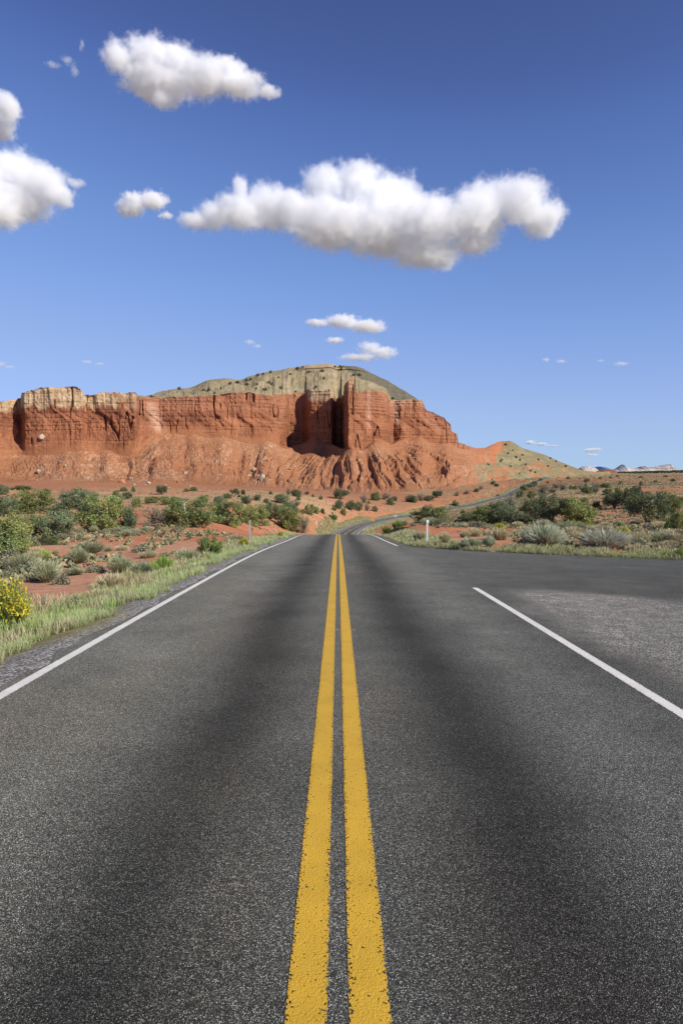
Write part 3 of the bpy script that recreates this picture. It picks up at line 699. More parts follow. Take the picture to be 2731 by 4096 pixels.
# ------------------------------------------------------------------ junipers and pinyons: unit height 1, unit width 1
def make_tree(style, seed):
    g = np.random.default_rng(seed)
    green = {'bright': (.22, .265, .10), 'dark': (.155, .195, .10), 'grey': (.23, .23, .15), 'open': (.13, .158, .08), 'column': (.165, .225, .08), 'low': (.18, .215, .09)}[style]
    green = np.array(green)
    low = {'bright': .06, 'dark': .10, 'grey': .05, 'open': .27, 'column': .03, 'low': .02}[style]
    K = {'bright': 64, 'dark': 58, 'grey': 40, 'open': 46, 'column': 60, 'low': 58}[style]
    per = {'grey': 34}.get(style, 150)
    # uneven envelope
    cen = []
    ph = g.uniform(0, 6.28, 5)
    while len(cen) < K:
        p = g.uniform(-1, 1, 3)
        az = math.atan2(p[1], p[0])
        wob = 1+.17*math.sin(2*az+ph[0])+.13*math.sin(3*az+ph[1])+.10*math.sin(5*az+ph[2]+3*p[2])
        r = math.hypot(p[0], p[1])/wob
        h = p[2]*.5+.5
        prof = {'column': max(0, 1-abs(h-.35)/.68)**.55, 'low': max(0, 1-h**2.2)**.5}.get(style, max(0.0, 1-((h-.42)/.60)**2)**.5)
        if r > prof or (r < .45*prof and h < .8 and g.random() < .8): continue
        cen.append((p[0]*.5*.86, p[1]*.5*.86, low+h*(.94-low)))
    cen = np.array(cen)
    cr = Parts()
    rad = g.uniform(.075, .135, K)*(1.15 if style != 'column' else .85)
    tone = g.uniform(.72, 1.3, K)
    hue = g.uniform(-1, 1, K)
    for c, R, t, q in zip(cen, rad, tone, hue):
        d = g.normal(size=(per, 3)); d /= np.linalg.norm(d, axis=1)[:, None]
        d *= (g.uniform(.35, 1, per)**.6)[:, None]*R*np.array([1, 1, 1.25])
        P = c+d
        P[:, 2] = np.maximum(P[:, 2], .01)
        C = green*t*np.array([1+.14*q, 1, 1-.12*q])*g.uniform(.75, 1.3, (per, 1))
        cr.leaves(P, .025 if style != 'grey' else .026, C, up=.35, asp=1.7, g=g)
    # stray sprigs that break the outline
    n = 420; i = g.integers(0, K, n); out = cen[i]-np.array([0, 0, .45]); out /= np.linalg.norm(out, axis=1)[:, None]+1e-9
    P = cen[i]+out*(rad[i]*g.uniform(.85, 1.45, n))[:, None]+g.normal(size=(n, 3))*.02; P[:, 2] = np.maximum(P[:, 2], .02)
    cr.leaves(P, .026, green*g.uniform(.8, 1.35, (n, 1)), up=.6, asp=2.4, g=g)
    tk = Parts()
    wood = np.array([.2, .17, .14])
    stems = {'open': 3, 'grey': 9, 'column': 2}.get(style, 4)
    for j in range(stems):
        a = g.uniform(0, 6.28); b0 = np.array([math.cos(a), math.sin(a), 0])*.02
        fork = np.array([math.cos(a)*.10, math.sin(a)*.10, low+.16])
        tk.tube([b0-np.array([0, 0, .03]), b0+(fork-b0)*.5+g.normal(size=3)*.012, fork], [.040, .032, .026], wood)
        for q in range(5 if style != 'grey' else 6):
            t = cen[g.integers(0, K)]
            m = fork+(t-fork)*.5+g.normal(size=3)*.03
            tk.tube([fork, m, t], [.02, .013, .005], wood, 5)
    if style == 'grey':
        for q in range(60):
            t = cen[g.integers(0, K)]; s0 = t*np.array([.4, .4, .3]); e = t*np.array([1.12, 1.12, 1.08])+g.normal(size=3)*.04
            tk.tube([s0, (s0+e)/2+g.normal(size=3)*.02, e], [.008, .006, .002], wood, 4)
    return cr, tk
TREES = {}
for st, n in (('bright', 3), ('dark', 3), ('grey', 2), ('open', 2), ('column', 2), ('low', 2)):
    TREES[st] = []
    for i in range(n):
        cr, tk = make_tree(st, 100+len(TREES)*10+i)
        cm, tm = cr.mesh('crown', FOL), tk.mesh('trunk', BARK)
        TREES[st].append((cm, tm))
def joined(cm, tm):
    """crown and stem in one mesh, for trees too far off to show their parts"""
    bm = bmesh.new(); bm.from_mesh(cm); n = len(bm.faces); bm.from_mesh(tm); bm.faces.ensure_lookup_table()
    for f in bm.faces[n:]: f.material_index = 1
    me = bpy.data.meshes.new('juniper'); bm.to_mesh(me); bm.free(); me.materials.clear(); me.materials.append(FOL); me.materials.append(BARK)
    return me
FAR = {k: [joined(*p) for p in v] for k, v in TREES.items()}
r_t = random.Random(5)
def place_tree(u, v, wpx, hpx, style, label=None, group=None, tone=1.0, warm=0.0, name='juniper_tree', far=False):
    p = hit(u, v)
    if p is None: print('MISS', u, v); return None
    m = pxm(p); W, H = wpx*m*1.12, hpx*m*1.10
    depth = W*r_t.uniform(.85, 1.05)
    col = (tone*(1+.12*warm), tone, tone*(1-.15*warm), 1)
    rz = r_t.uniform(0, 6.28) if abs(W-depth) < .2*W else 0
    if far:
        o = link(name, r_t.choice(FAR[style])); o.location = p-Vector((0, 0, .03*H)); o.scale = (W, depth, H); o.color = col
        o.rotation_euler[2] = rz
        return tag(o, label, 'juniper', group)
    t = thing(name, p-Vector((0, 0, .02*H)), label, 'juniper', group, rz)
    cm, tm = r_t.choice(TREES[style])
    for nm, me in (('crown', cm), ('trunk', tm)):
        o = link(nm, me, t); o.scale = (W, depth, H); o.color = col
    return t

big = [
 (50, 2222, 170, 158, 'bright', 'bright green juniper with silvery dead branches, cut by the edge of the picture', 1.15, .3),
 (10, 2066, 115, 76, 'dark', 'dark juniper behind the silvery-branched one, at the edge of the picture', 1.0, 0),
 (128, 2056, 158, 98, 'bright', 'broad dull-green juniper below the sand slope, between two darker ones', .85, .3),
 (252, 2056, 72, 50, 'dark', 'dark low juniper between the broad dull-green one and a rounder one', .95, 0),
 (330, 2062, 142, 104, 'dark', 'mid-green juniper standing just behind the largest juniper of the sandy flat', 1.25, .2),
 (415, 2122, 190, 140, 'bright', 'largest and roundest bright green juniper of the sandy flat', 1.05, .4),
 (135, 2148, 110, 88, 'bright', 'dull-green juniper half hidden behind a spikier grey-green one', .85, 0),
 (232, 2153, 130, 108, 'dark', 'spiky grey-green pinyon in front of bare sand, nearest of its clump', 1.35, .1),
 (198, 2180, 96, 38, 'low', 'low dark shrubby juniper at the foot of the spiky pinyon', .8, 0),
 (303, 2096, 44, 35, 'low', 'small dome-shaped yellow-green juniper on bare sand', 1.15, .5),
 (522, 2116, 62, 84, 'dark', 'dark juniper leaning against the right side of the largest juniper', .9, 0),
 (625, 2094, 108, 58, 'grey', 'half-bare grey twiggy juniper beside the one with the dead snag', 1.0, 0),
 (690, 2105, 90, 80, 'grey', 'sparse grey-green juniper growing into the snag juniper', 1.15, .2),
 (765, 2108, 190, 112, 'bright', 'broad green juniper with a bare white snag sticking out of its top', .95, .3),
 (910, 2102, 132, 100, 'bright', 'dense green juniper with dark hollows, behind the grey marker post', .95, .2),
 (1015, 2104, 112, 86, 'bright', 'bright green juniper right behind the grey marker post', 1.15, .4),
 (1072, 2076, 84, 64, 'dark', 'dark juniper filling the gap between two bright ones near the crest', .95, 0),
 (1150, 2066, 90, 56, 'dark', 'flat-topped dark juniper on the rise before the crest', .95, 0),
 (1150, 2116, 108, 90, 'bright', 'tall green juniper at the road cut near the crest', .95, .3),
 (1216, 2130, 52, 66, 'grey', 'bare-branched grey bush at the end of the road cut', 1.2, .1),
 (841, 2222, 92, 100, 'column', 'small bright conical juniper standing alone on the grass verge', 1.2, .3),
 (1728, 2090, 140, 64, 'low', 'low wide juniper bush just beyond the white marker post', .95, .2),
 (1863, 2094, 58, 40, 'low', 'small juniper at the near end of the long juniper row', .95, .2),
 (1935, 2095, 104, 72, 'bright', 'grey-green juniper second in the long row behind the brush', .85, .2),
 (2008, 2096, 128, 84, 'dark', 'dark juniper third in the long row, in front of a tall grey one', .95, 0),
 (2043, 2034, 46, 52, 'grey', 'tall grey-green juniper beside the far road, near the dark car', 1.15, 0),
 (2108, 2100, 100, 50, 'open', 'low open juniper in the shade of the big dark one', .95, 0),
 (2122, 2068, 74, 72, 'open', 'dark juniper peeping out behind the big dark one', .95, 0),
 (2205, 2102, 124, 124, 'open', 'big dark juniper with a visible trunk, tallest of the long row', 1.05, .1),
 (2308, 2106, 130, 118, 'bright', 'yellow-green juniper with a bare trunk at the end of the long row', 1.15, .8),
 (2385, 2036, 34, 32, 'dark', 'small round dark juniper with a black shadow, beside the multi-stemmed one', .85, 0),
 (2452, 2036, 96, 60, 'open', 'dark multi-stemmed juniper with bare spreading limbs', .8, 0),
 (2532, 2034, 110, 82, 'open', 'dark juniper with a leaning limb, behind the bushy one', .9, 0),
 (2585, 2102, 158, 130, 'open', 'bushy dark juniper with a pale trunk, largest on its side of the junction', 1.05, .1),
 (2680, 2056, 78, 80, 'bright', 'grey-green juniper behind the bushy dark one', .8, 0),
 (2668, 2124, 26, 56, 'column', 'thin columnar juniper beside a wider one', .75, 0),
 (2706, 2122, 70, 74, 'bright', 'green juniper cut by the edge of the picture, beside a thin columnar one', .85, .2),
]
for u, v, wp, hp, st, lab, tn, wm in big: place_tree(u, v, wp, hp, st, lab, None, tn, wm)
# middle distance: alike, told apart only by where they stand
GL = 'junipers dotted over the sandy flats below the mesa'
LB = {'dark': 'dark round juniper dotted on the sandy flats below the mesa', 'bright': 'green juniper dotted on the sandy flats below the mesa', 'low': 'low green juniper bush dotted on the sandy flats below the mesa', 'grey': 'greyish thin juniper dotted on the sandy flats below the mesa', 'column': 'narrow green juniper dotted on the sandy flats below the mesa', 'open': 'dark open juniper dotted on the sandy flats below the mesa'}
mid = [(15, 1978, 48, 38, 'dark'), (190, 1986, 30, 30, 'dark'), (90, 1958, 90, 16, 'low'), (270, 2000, 60, 40, 'grey'), (250, 1994, 25, 20, 'low'), (545, 2028, 36, 40, 'bright'), (466, 1986, 30, 26, 'bright'), (495, 1965, 32, 16, 'low'), (535, 1967, 18, 22, 'column'), (510, 1998, 40, 30, 'dark'),
 (610, 2013, 54, 28, 'bright'), (680, 2018, 78, 34, 'bright'), (647, 1978, 48, 36, 'open'), (745, 1967, 24, 14, 'low'), (775, 1964, 38, 16, 'low'), (815, 2006, 52, 26, 'bright'), (880, 2026, 56, 40, 'dark'), (908, 1994, 34, 20, 'low'), (940, 1982, 32, 26, 'open'), (973, 1978, 20, 20, 'dark'), (957, 1989, 16, 12, 'low'),
 (985, 2015, 48, 32, 'dark'), (1028, 2003, 36, 26, 'dark'), (1066, 2012, 26, 18, 'low'), (1125, 2013, 62, 36, 'dark'), (1185, 1987, 48, 29, 'dark'), (1152, 1979, 26, 26, 'grey'), (1193, 2000, 24, 14, 'low'), (1187, 2022, 26, 22, 'grey'), (1083, 1978, 18, 15, 'low'), (1227, 1978, 18, 13, 'dark'), (1252, 1988, 14, 12, 'low'), (1283, 1999, 16, 20, 'column'),
 (1238, 2060, 34, 44, 'bright'), (1264, 2055, 28, 30, 'bright'), (1290, 2054, 24, 20, 'low'), (1208, 2054, 28, 18, 'low'), (1363, 1996, 58, 40, 'open'), (1355, 2035, 40, 35, 'dark'), (1330, 2082, 46, 34, 'column'), (1374, 2062, 22, 37, 'column'), (1335, 2042, 20, 19, 'column'), (1400, 2040, 48, 36, 'dark'), (1434, 2043, 36, 36, 'dark'), (1466, 2043, 30, 28, 'grey'), (1498, 2046, 24, 22, 'low'),
 (1454, 2012, 28, 34, 'grey'), (1474, 2014, 14, 12, 'low'), (1501, 2001, 36, 32, 'bright'), (1541, 1999, 36, 28, 'grey'), (1575, 2003, 26, 18, 'dark'), (1562, 2019, 32, 28, 'low'), (1644, 2009, 52, 28, 'dark'), (1680, 2003, 32, 28, 'grey'), (1714, 2004, 44, 22, 'dark'), (1745, 1990, 42, 27, 'open'), (1762, 1983, 22, 22, 'grey'), (1820, 2025, 36, 24, 'low'), (1828, 1984, 26, 18, 'grey'), (1862, 1976, 34, 14, 'grey'), (1905, 1968, 26, 16, 'dark'),
 (1923, 1958, 22, 16, 'grey'), (1972, 1938, 20, 14, 'low'), (1985, 1946, 18, 12, 'dark')]
for u, v, wp, hp, st in mid: place_tree(u, v, wp, hp, st, LB[st], GL, r_t.uniform(.8, 1.1), r_t.uniform(-.2, .4), 'juniper_tree', far=True)
GR = 'junipers scattered over the slope beside the far road'
LR = {'dark': 'small dark juniper scattered on the slope beside the far road', 'grey': 'small greyish juniper scattered on the slope beside the far road', 'low': 'small low juniper scattered on the slope beside the far road', 'open': 'small open juniper scattered on the slope beside the far road', 'bright': 'small green juniper scattered on the slope beside the far road', 'column': 'small upright juniper scattered on the slope beside the far road'}
rgt = [(2076, 1991, 34, 30, 'dark'), (2092, 1963, 30, 24, 'bright'), (2117, 1951, 28, 18, 'dark'), (2137, 1946, 26, 22, 'dark'), (2124, 1993, 32, 30, 'bright'), (2170, 1974, 42, 34, 'grey'), (2208, 1972, 36, 22, 'grey'), (2222, 1954, 36, 18, 'grey'), (2250, 1961, 32, 24, 'grey'), (2284, 1956, 18, 16, 'low'), (2300, 1958, 18, 16, 'low'), (2318, 1959, 20, 22, 'grey'), (2345, 1976, 48, 30, 'dark'), (2378, 1972, 30, 38, 'grey'), (2430, 1982, 44, 28, 'low'), (2470, 1984, 28, 46, 'column'), (2420, 1951, 40, 18, 'low'), (2386, 1951, 20, 14, 'low'), (2561, 1945, 18, 19, 'low'), (2345, 1930, 22, 18, 'dark'), (2400, 1916, 14, 10, 'low'), (2440, 1914, 14, 9, 'low'), (2341, 1945, 14, 12, 'low'), (2160, 1922, 16, 10, 'low'), (2190, 1932, 14, 9, 'low'), (2270, 1916, 16, 10, 'low'), (2466, 1908, 14, 8, 'low'), (2650, 1996, 40, 22, 'low'), (2712, 2008, 60, 22, 'dark'), (2150, 2030, 40, 26, 'dark'), (2085, 2048, 30, 24, 'dark'), (1945, 2046, 22, 16, 'low'), (1850, 2055, 18, 16, 'dark'), (1870, 2062, 16, 14, 'low'), (1990, 1986, 16, 10, 'low'), (2480, 1935, 18, 10, 'low'), (2620, 1930, 20, 10, 'low'), (2690, 1925, 22, 10, 'low'), (2560, 1912, 18, 8, 'low'), (2660, 1908, 18, 8, 'low')]
for u, v, wp, hp, st in rgt: place_tree(u, v, wp, hp, st, LR[st], GR, r_t.uniform(.75, 1.05), r_t.uniform(-.2, .3), 'juniper_tree', far=True)
GM = 'tiny junipers on the summit and rims of the mesa'
top = [(110, 300), (45, 312), (605, 265), (650, 258), (690, 252), (728, 245), (955, 292), (1062, 248), (1125, 246), (1005, 259), (1278, 252), (1310, 252), (1345, 272), (1385, 244), (1440, 214), (1490, 206), (1545, 190)]
top = [(x*.638, 1400+y*.638) for x, y in top]+[(900+x*.638, 1400+y*.638) for x, y in [(35, 208), (75, 205), (140, 217), (200, 217), (195, 242), (160, 186), (205, 160), (240, 151), (285, 142), (335, 173), (275, 206), (290, 217), (410, 152), (455, 118), (487, 108), (525, 138), (608, 134), (568, 234), (690, 106), (735, 106), (720, 105), (805, 158), (730, 120), (840, 158), (443, 262), (1050, 305), (250, 250), (620, 180), (350, 240)]]
for u, v in top:
    if hit(u, v): place_tree(u, v+2, r_t.uniform(9, 18), r_t.uniform(7, 12), 'low', 'tiny dark juniper on the summit slope or rim of the mesa', GM, .7, 0, 'juniper_tree', far=True)
GH = 'tiny junipers on the low green hill'
for x, y in [(455, 205), (500, 240), (520, 285), (420, 310), (545, 300), (485, 340), (640, 380), (690, 260), (735, 290), (560, 270), (580, 330), (345, 330), (380, 440), (430, 300), (610, 370), (770, 310), (830, 340), (660, 300), (720, 340), (470, 260)]:
    u, v = 1731+x*.638, 1650+y*.638
    if hit(u, v): place_tree(u, v, r_t.uniform(7, 13), r_t.uniform(6, 9), 'low', 'tiny dark juniper on the low green hill', GH, .75, 0, 'juniper_tree', far=True)

# white dead snag rising from one juniper
p = hit(765, 2108); m = pxm(p)
sn = Parts(); W = np.array([.55, .52, .48])
h = lambda du, dv: (du*m, -.3, dv*m)
sn.tube([h(0, -4), h(-8, 40), h(-14, 64), h(-17, 82), h(-16, 96), h(-20, 106)], [.075, .06, .05, .04, .025, .008], W)
sn.tube([h(-16, 94), h(-6, 104), h(0, 108)], [.025, .018, .006], W); sn.tube([h(-17, 84), h(-26, 100), h(-30, 103)], [.022, .012, .005], W)
sme = sn.mesh('dead_tree', BARK); 
kk = NT('bleached_wood'); kk.done(kk.principled((.52, .49, .45), .85, None, .1)); sme.materials.clear(); sme.materials.append(kk.m)
o = link('dead_tree', sme); o.location = p+Vector((0, -.55, 0)); tag(o, 'bare white forked snag standing in a broad green juniper', 'dead tree')

# ------------------------------------------------------------------ shrubs
def make_shrub(kind, seed):
    """unit height, unit width; stems rise and fan out of one root"""
    g = np.random.default_rng(seed); s = Parts()
    if kind in ('rabbit', 'yellow', 'white', 'arch'):
        n = {'rabbit': 1500, 'yellow': 1900, 'white': 2200, 'arch': 1900}[kind]
        a = g.uniform(0, 6.283, n); q = np.sqrt(g.uniform(0, 1, n))
        lean = q*{'rabbit': .52, 'yellow': .46, 'white': .60, 'arch': .60}[kind]
        hh = np.sqrt(np.maximum(0, 1-(q*.86)**2))*g.uniform(.62, 1.0, n)
        lump = 1+.13*np.sin(3*a+g.uniform(0, 6))+.10*np.sin(5*a+g.uniform(0, 6))
        tip = np.stack([np.cos(a)*lean*lump, np.sin(a)*lean*lump, hh*lump*.97], 1)
        base = np.stack([np.cos(a)*q*.10, np.sin(a)*q*.10, g.uniform(0, .05, n)], 1)
        st = base+(tip-base)*g.uniform(.0, .62, (n, 1))
        cb, ct = {'rabbit': ((.22, .22, .13), (.43, .46, .29)), 'yellow': ((.12, .17, .05), (.27, .32, .09)), 'white': ((.34, .34, .24), (.66, .69, .50)), 'arch': ((.30, .28, .23), (.54, .55, .42))}[kind]
        v = g.uniform(.7, 1.25, (n, 1))
        s.blades(st, tip, .016, np.array(cb)*v, np.array(ct)*v, g=g)
        m = {'rabbit': 260, 'yellow': 1500, 'white': 420, 'arch': 90}[kind]
        i = g.integers(0, n, m)
        if kind != 'yellow': i = i[tip[i, 2] > .55]
        else: i = i[tip[i, 2] > .30]
        m = len(i)
        fc = {'yellow': (.66, .54, .05)}.get(kind, (.52, .47, .10))
        s.leaves(tip[i]+g.normal(size=(m, 3))*.02, .034 if kind == 'yellow' else .024, np.array(fc)*g.uniform(.65, 1.2, (m, 1)), g=g)
        if kind == 'yellow':
            i = g.integers(0, n, 1500); s.leaves(tip[i]*g.uniform(.6, 1, (1500, 1)), .022, np.array((.14, .20, .05))*g.uniform(.7, 1.3, (1500, 1)), g=g)
        if kind == 'arch':      # old grey wood arching over a hollow
            for k in range(46):
                b = g.uniform(-.9, .5); e = np.array([-.5*g.uniform(.5, 1.05), g.uniform(-.45, -.1), g.uniform(.06, .4)])
                p0 = np.array([g.uniform(-.05, .25), g.uniform(-.1, .1), 0.02]); mid = (p0+e)/2+np.array([0, 0, g.uniform(.15, .38)])
                s.tube([p0, mid, e], [.012, .009, .003], np.array((.30, .27, .25))*g.uniform(.6, 1.2), 4)
    elif kind == 'sage':
        n = 620
        d = g.normal(size=(n, 3)); d /= np.linalg.norm(d, axis=1)[:, None]; d[:, 2] = np.abs(d[:, 2])
        r = g.uniform(.45, 1, (n, 1))**.5*(1+.2*np.sin(3*np.arctan2(d[:, 1], d[:, 0])+g.uniform(0, 6)))[:, None]
        P = d*r*np.array([.5, .5, .92]); s.leaves(P, .075, np.array((.30, .295, .19))*g.uniform(.6, 1.3, (n, 1)), up=.8, asp=2.2, g=g)
        b = d*np.array([.1, .1, 0]); s.blades(b[:160], P[:160], .02, np.tile([.2, .17, .14], (160, 1)), np.tile([.26, .25, .18], (160, 1)), g=g)
    elif kind in ('dry', 'weed', 'tuft'):
        n = {'dry': 520, 'weed': 520, 'tuft': 260}[kind]
        a = g.uniform(0, 6.283, n); q = np.sqrt(g.uniform(0, 1, n))
        base = np.stack([np.cos(a)*q*.30, np.sin(a)*q*.30, 0*q], 1)
        tip = np.stack([np.cos(a)*q*.52, np.sin(a)*q*.52, (1-.35*q)*g.uniform(.55, 1, n)], 1)
        cb, ct = {'dry': ((.32, .28, .15), (.58, .52, .32)), 'weed': ((.13, .22, .045), (.30, .42, .09)), 'tuft': ((.27, .27, .12), (.52, .49, .27))}[kind]
        v = g.uniform(.7, 1.25, (n, 1)); s.blades(base, tip, .026, np.array(cb)*v, np.array(ct)*v, g=g)
        if kind == 'weed':
            i = g.integers(0, n, 420); s.leaves(tip[i]*g.uniform(.35, 1, (420, 1)), .05, np.array((.17, .27, .055))*g.uniform(.7, 1.3, (420, 1)), g=g)
            i = g.integers(0, n, 60); s.leaves(tip[i], .035, np.array((.6, .5, .06))*g.uniform(.8, 1.1, (60, 1)), g=g)
    nm = {'rabbit': 'rabbitbrush', 'yellow': 'rabbitbrush', 'white': 'rabbitbrush', 'arch': 'brush', 'sage': 'sagebrush', 'dry': 'grass_clump', 'weed': 'weed', 'tuft': 'grass_clump'}[kind]
    return s.mesh(nm, FOL), nm
SHRUB = {k: [make_shrub(k, 300+i*7+j) for j in range(2 if k in ('yellow', 'white', 'arch') else 3)] for i, k in enumerate(('rabbit', 'yellow', 'white', 'arch', 'sage', 'dry', 'weed', 'tuft'))}
CATS = {'rabbitbrush': 'shrub', 'brush': 'shrub', 'sagebrush': 'shrub', 'grass_clump': 'grass clump', 'weed': 'weed'}
r_s = random.Random(9)
def put_shrub(kind, p, W, H, label, group=None, tone=1.0, pick=None, rz=None, warm=0.0):
    me, nm = (SHRUB[kind][pick] if pick is not None else r_s.choice(SHRUB[kind]))
    o = link(nm, me); o.location = p-Vector((0, 0, .02*H)); o.scale = (W, W*.9, H)
    o.rotation_euler[2] = r_s.uniform(0, 6.28) if rz is None else rz
    o.color = (tone*(1+.1*warm), tone, tone*(1-.12*warm), 1)
    return tag(o, label, CATS[nm], group)
for kind, u, v, wp, hp, label, tone in [
    ('yellow', 28, 2530, 205, 215, 'rabbitbrush in full yellow bloom, cut by the edge of the picture', 1.0),
    ('sage', 105, 2410, 72, 46, 'small pale dome-shaped sagebrush on red soil behind the blooming one', 1.35),
    ('rabbit', 192, 2330, 118, 96, 'grey-green rabbitbrush with yellowish tips alone on bare red soil', 1.05),
    ('sage', 150, 2322, 60, 50, 'dark twiggy sagebrush hugging the side of a lone rabbitbrush', .7),
    ('rabbit', 478, 2292, 116, 78, 'rounded blue-grey rabbitbrush with a black hollow beside it', 1.05),
    ('dry', 450, 2350, 130, 76, 'pale dry grass clump in front of the rounded rabbitbrush', 1.0),
    ('rabbit', 570, 2300, 110, 60, 'grey-green brush beside the bright green weed on the verge', 1.0),
    ('weed', 655, 2284, 80, 76, 'bright green upright weed at the top of the grassy verge', 1.0),
    ('weed', 612, 2292, 44, 58, 'thin yellow-flowered weed next to the bright green weed', 1.15),
    ('rabbit', 745, 2242, 110, 52, 'pale green rabbitbrush beside the small conical juniper', 1.15),
    ('yellow', 975, 2186, 46, 34, 'yellow-green flowering bush at the foot of the grey marker post', .95),
    ('yellow', 1122, 2150, 26, 26, 'yellow-green bush on the red bank before the crest', 1.0),
    ('dry', 940, 2165, 90, 36, 'grey-brown twiggy clump behind the grey marker post', .75),
    ('rabbit', 300, 2300, 90, 30, 'low grey sagebrush row behind a lone rabbitbrush', .85),
    ('sage', 380, 2288, 90, 30, 'low grey sagebrush mat on bare soil before the rounded rabbitbrush', .95),
    ('sage', 45, 2294, 56, 30, 'low dark sagebrush on bare soil near the edge of the picture', .85),
    ('sage', 90, 2288, 50, 32, 'low yellowish sagebrush beside a darker one on bare soil', 1.05),
    ('weed', 175, 2232, 60, 40, 'yellow-green grass weed in the middle of the bare red soil', 1.25),
    ('dry', 400, 2395, 120, 50, 'pale grey dry clump where the verge meets bare soil', .9),
    ('sage', 300, 2425, 90, 36, 'grey low sagebrush at the edge of the verge', .95),
    ('weed', 130, 2540, 120, 62, 'leafy green weed patch beside the blooming rabbitbrush', 1.0),
    ('white', 2178, 2190, 176, 106, 'large white-stemmed rabbitbrush with yellow tips beyond the side road', 1.0),
    ('sage', 2095, 2192, 66, 42, 'darkened brush standing in for the shaded hole under the large white rabbitbrush', .35),  # tinted near black to stand in for a shaded hole
    ('arch', 2412, 2198, 190, 92, 'arching grey brush with a dark hollow beneath it', .95),
    ('rabbit', 2468, 2185, 80, 66, 'grey-green brush against the end of the arching brush', 1.05),
    ('yellow', 2490, 2150, 70, 46, 'yellow-topped brush behind the arching grey brush', 1.1),
    ('white', 1868, 2190, 70, 44, 'white-stemmed rabbitbrush nearest to the white marker post', .95),
    ('rabbit', 1905, 2190, 64, 42, 'greener rabbitbrush in the middle of the row beyond the side road', 1.15),
    ('white', 1955, 2188, 54, 50, 'white-stemmed rabbitbrush with yellow tips at the end of its row', .9),
    ('dry', 1990, 2160, 100, 66, 'tall straw-coloured clump under a yellow top', .95),
    ('yellow', 1998, 2130, 56, 40, 'yellow-green bush rising behind a straw-coloured clump', 1.1),
    ('dry', 1778, 2170, 58, 58, 'pale grey grass clump behind the white marker post', 1.0),
    ('dry', 1860, 2150, 60, 40, 'straw-coloured clump on the bank above the rabbitbrush row', .95),
    ('dry', 2300, 2160, 70, 50, 'dry clump between the large white rabbitbrush and the arching brush', .95),
    ('dry', 2560, 2180, 90, 70, 'pale tan grass clump beyond the end of the arching brush', .95),
    ('dry', 2690, 2165, 110, 44, 'orange-tan grass clump at the edge of the picture', .85),
    ('dry', 2640, 2195, 100, 36, 'flat tan grass clump below the orange-tan one', .8),
    ('weed', 2725, 2238, 60, 60, 'green weed at the pavement edge, cut by the edge of the picture', .85),
    ('weed', 2660, 2236, 90, 34, 'low dark green weed mat at the pavement edge', .75),
    ('weed', 1590, 2112, 54, 34, 'green leafy bush on the roadside beyond the crest', .8),
    ('weed', 1545, 2128, 40, 28, 'small green bush beside the yellow warning sign', .75),
    ('rabbit', 1578, 2138, 30, 26, 'pale grey bush in front of the dark bank beyond the crest', 1.2),
    ('dry', 1680, 2165, 60, 56, 'brownish clump in front of the dark bank', .8),
    ]:
    p = hit(u, v)
    if p is None: continue
    m = pxm(p)
    put_shrub(kind, p, wp*m, hp*m, label, None, tone, pick=0, rz=0.6 if kind == 'arch' else None)
# countless-looking but countable clumps over the red soil on both sides
def free(x, y):
    d = abs(x-float(road_x(y)))
    if d < 5.2: return False
    if x > 2 and float(side_near(x))-1 < y < float(side_far(x))+1.3: return False
    return True
g2 = np.random.default_rng(33)
def scatter(n, xr, yr, grp, lab, keep=None):
    k = 0; tries = 0
    while k < n and tries < 8000:
        tries += 1
        y = yr[0]+(yr[1]-yr[0])*g2.random()**1.0; x = g2.uniform(xr[0], xr[1])
        if not free(x, y) or abs(x) > .62*y+2: continue
        if float(fbm(x/9, y/9, s=201)) < .44+g2.uniform(-.08, .08): continue
        kind = ['sage', 'sage', 'sage', 'dry', 'tuft', 'rabbit', 'tuft', 'dry'][int(g2.integers(0, 8))]
        p = down(x, y)
        H = {'sage': .36, 'dry': .46, 'tuft': .32, 'rabbit': .55}[kind]*g2.uniform(.55, 1.3)*(1.25 if x > 0 else 1); W = H*g2.uniform(1.3, 2.3)
        nm = {'sage': 'grey-green sagebrush', 'dry': 'straw-coloured grass clump', 'tuft': 'pale grass tuft', 'rabbit': 'grey-green rabbitbrush'}[kind]
        put_shrub(kind, p, W, H, f'small {nm} {lab}', grp, g2.uniform(.75, 1.15)); k += 1
scatter(135, (-36, -5.5), (15, 58), 'small clumps on the red soil left of the road', 'dotted on bare red soil opposite the side road')
scatter(165, (5, 46), (27, 74), 'small clumps on the red soil beyond the side road', 'dotted on red soil beyond the side road')

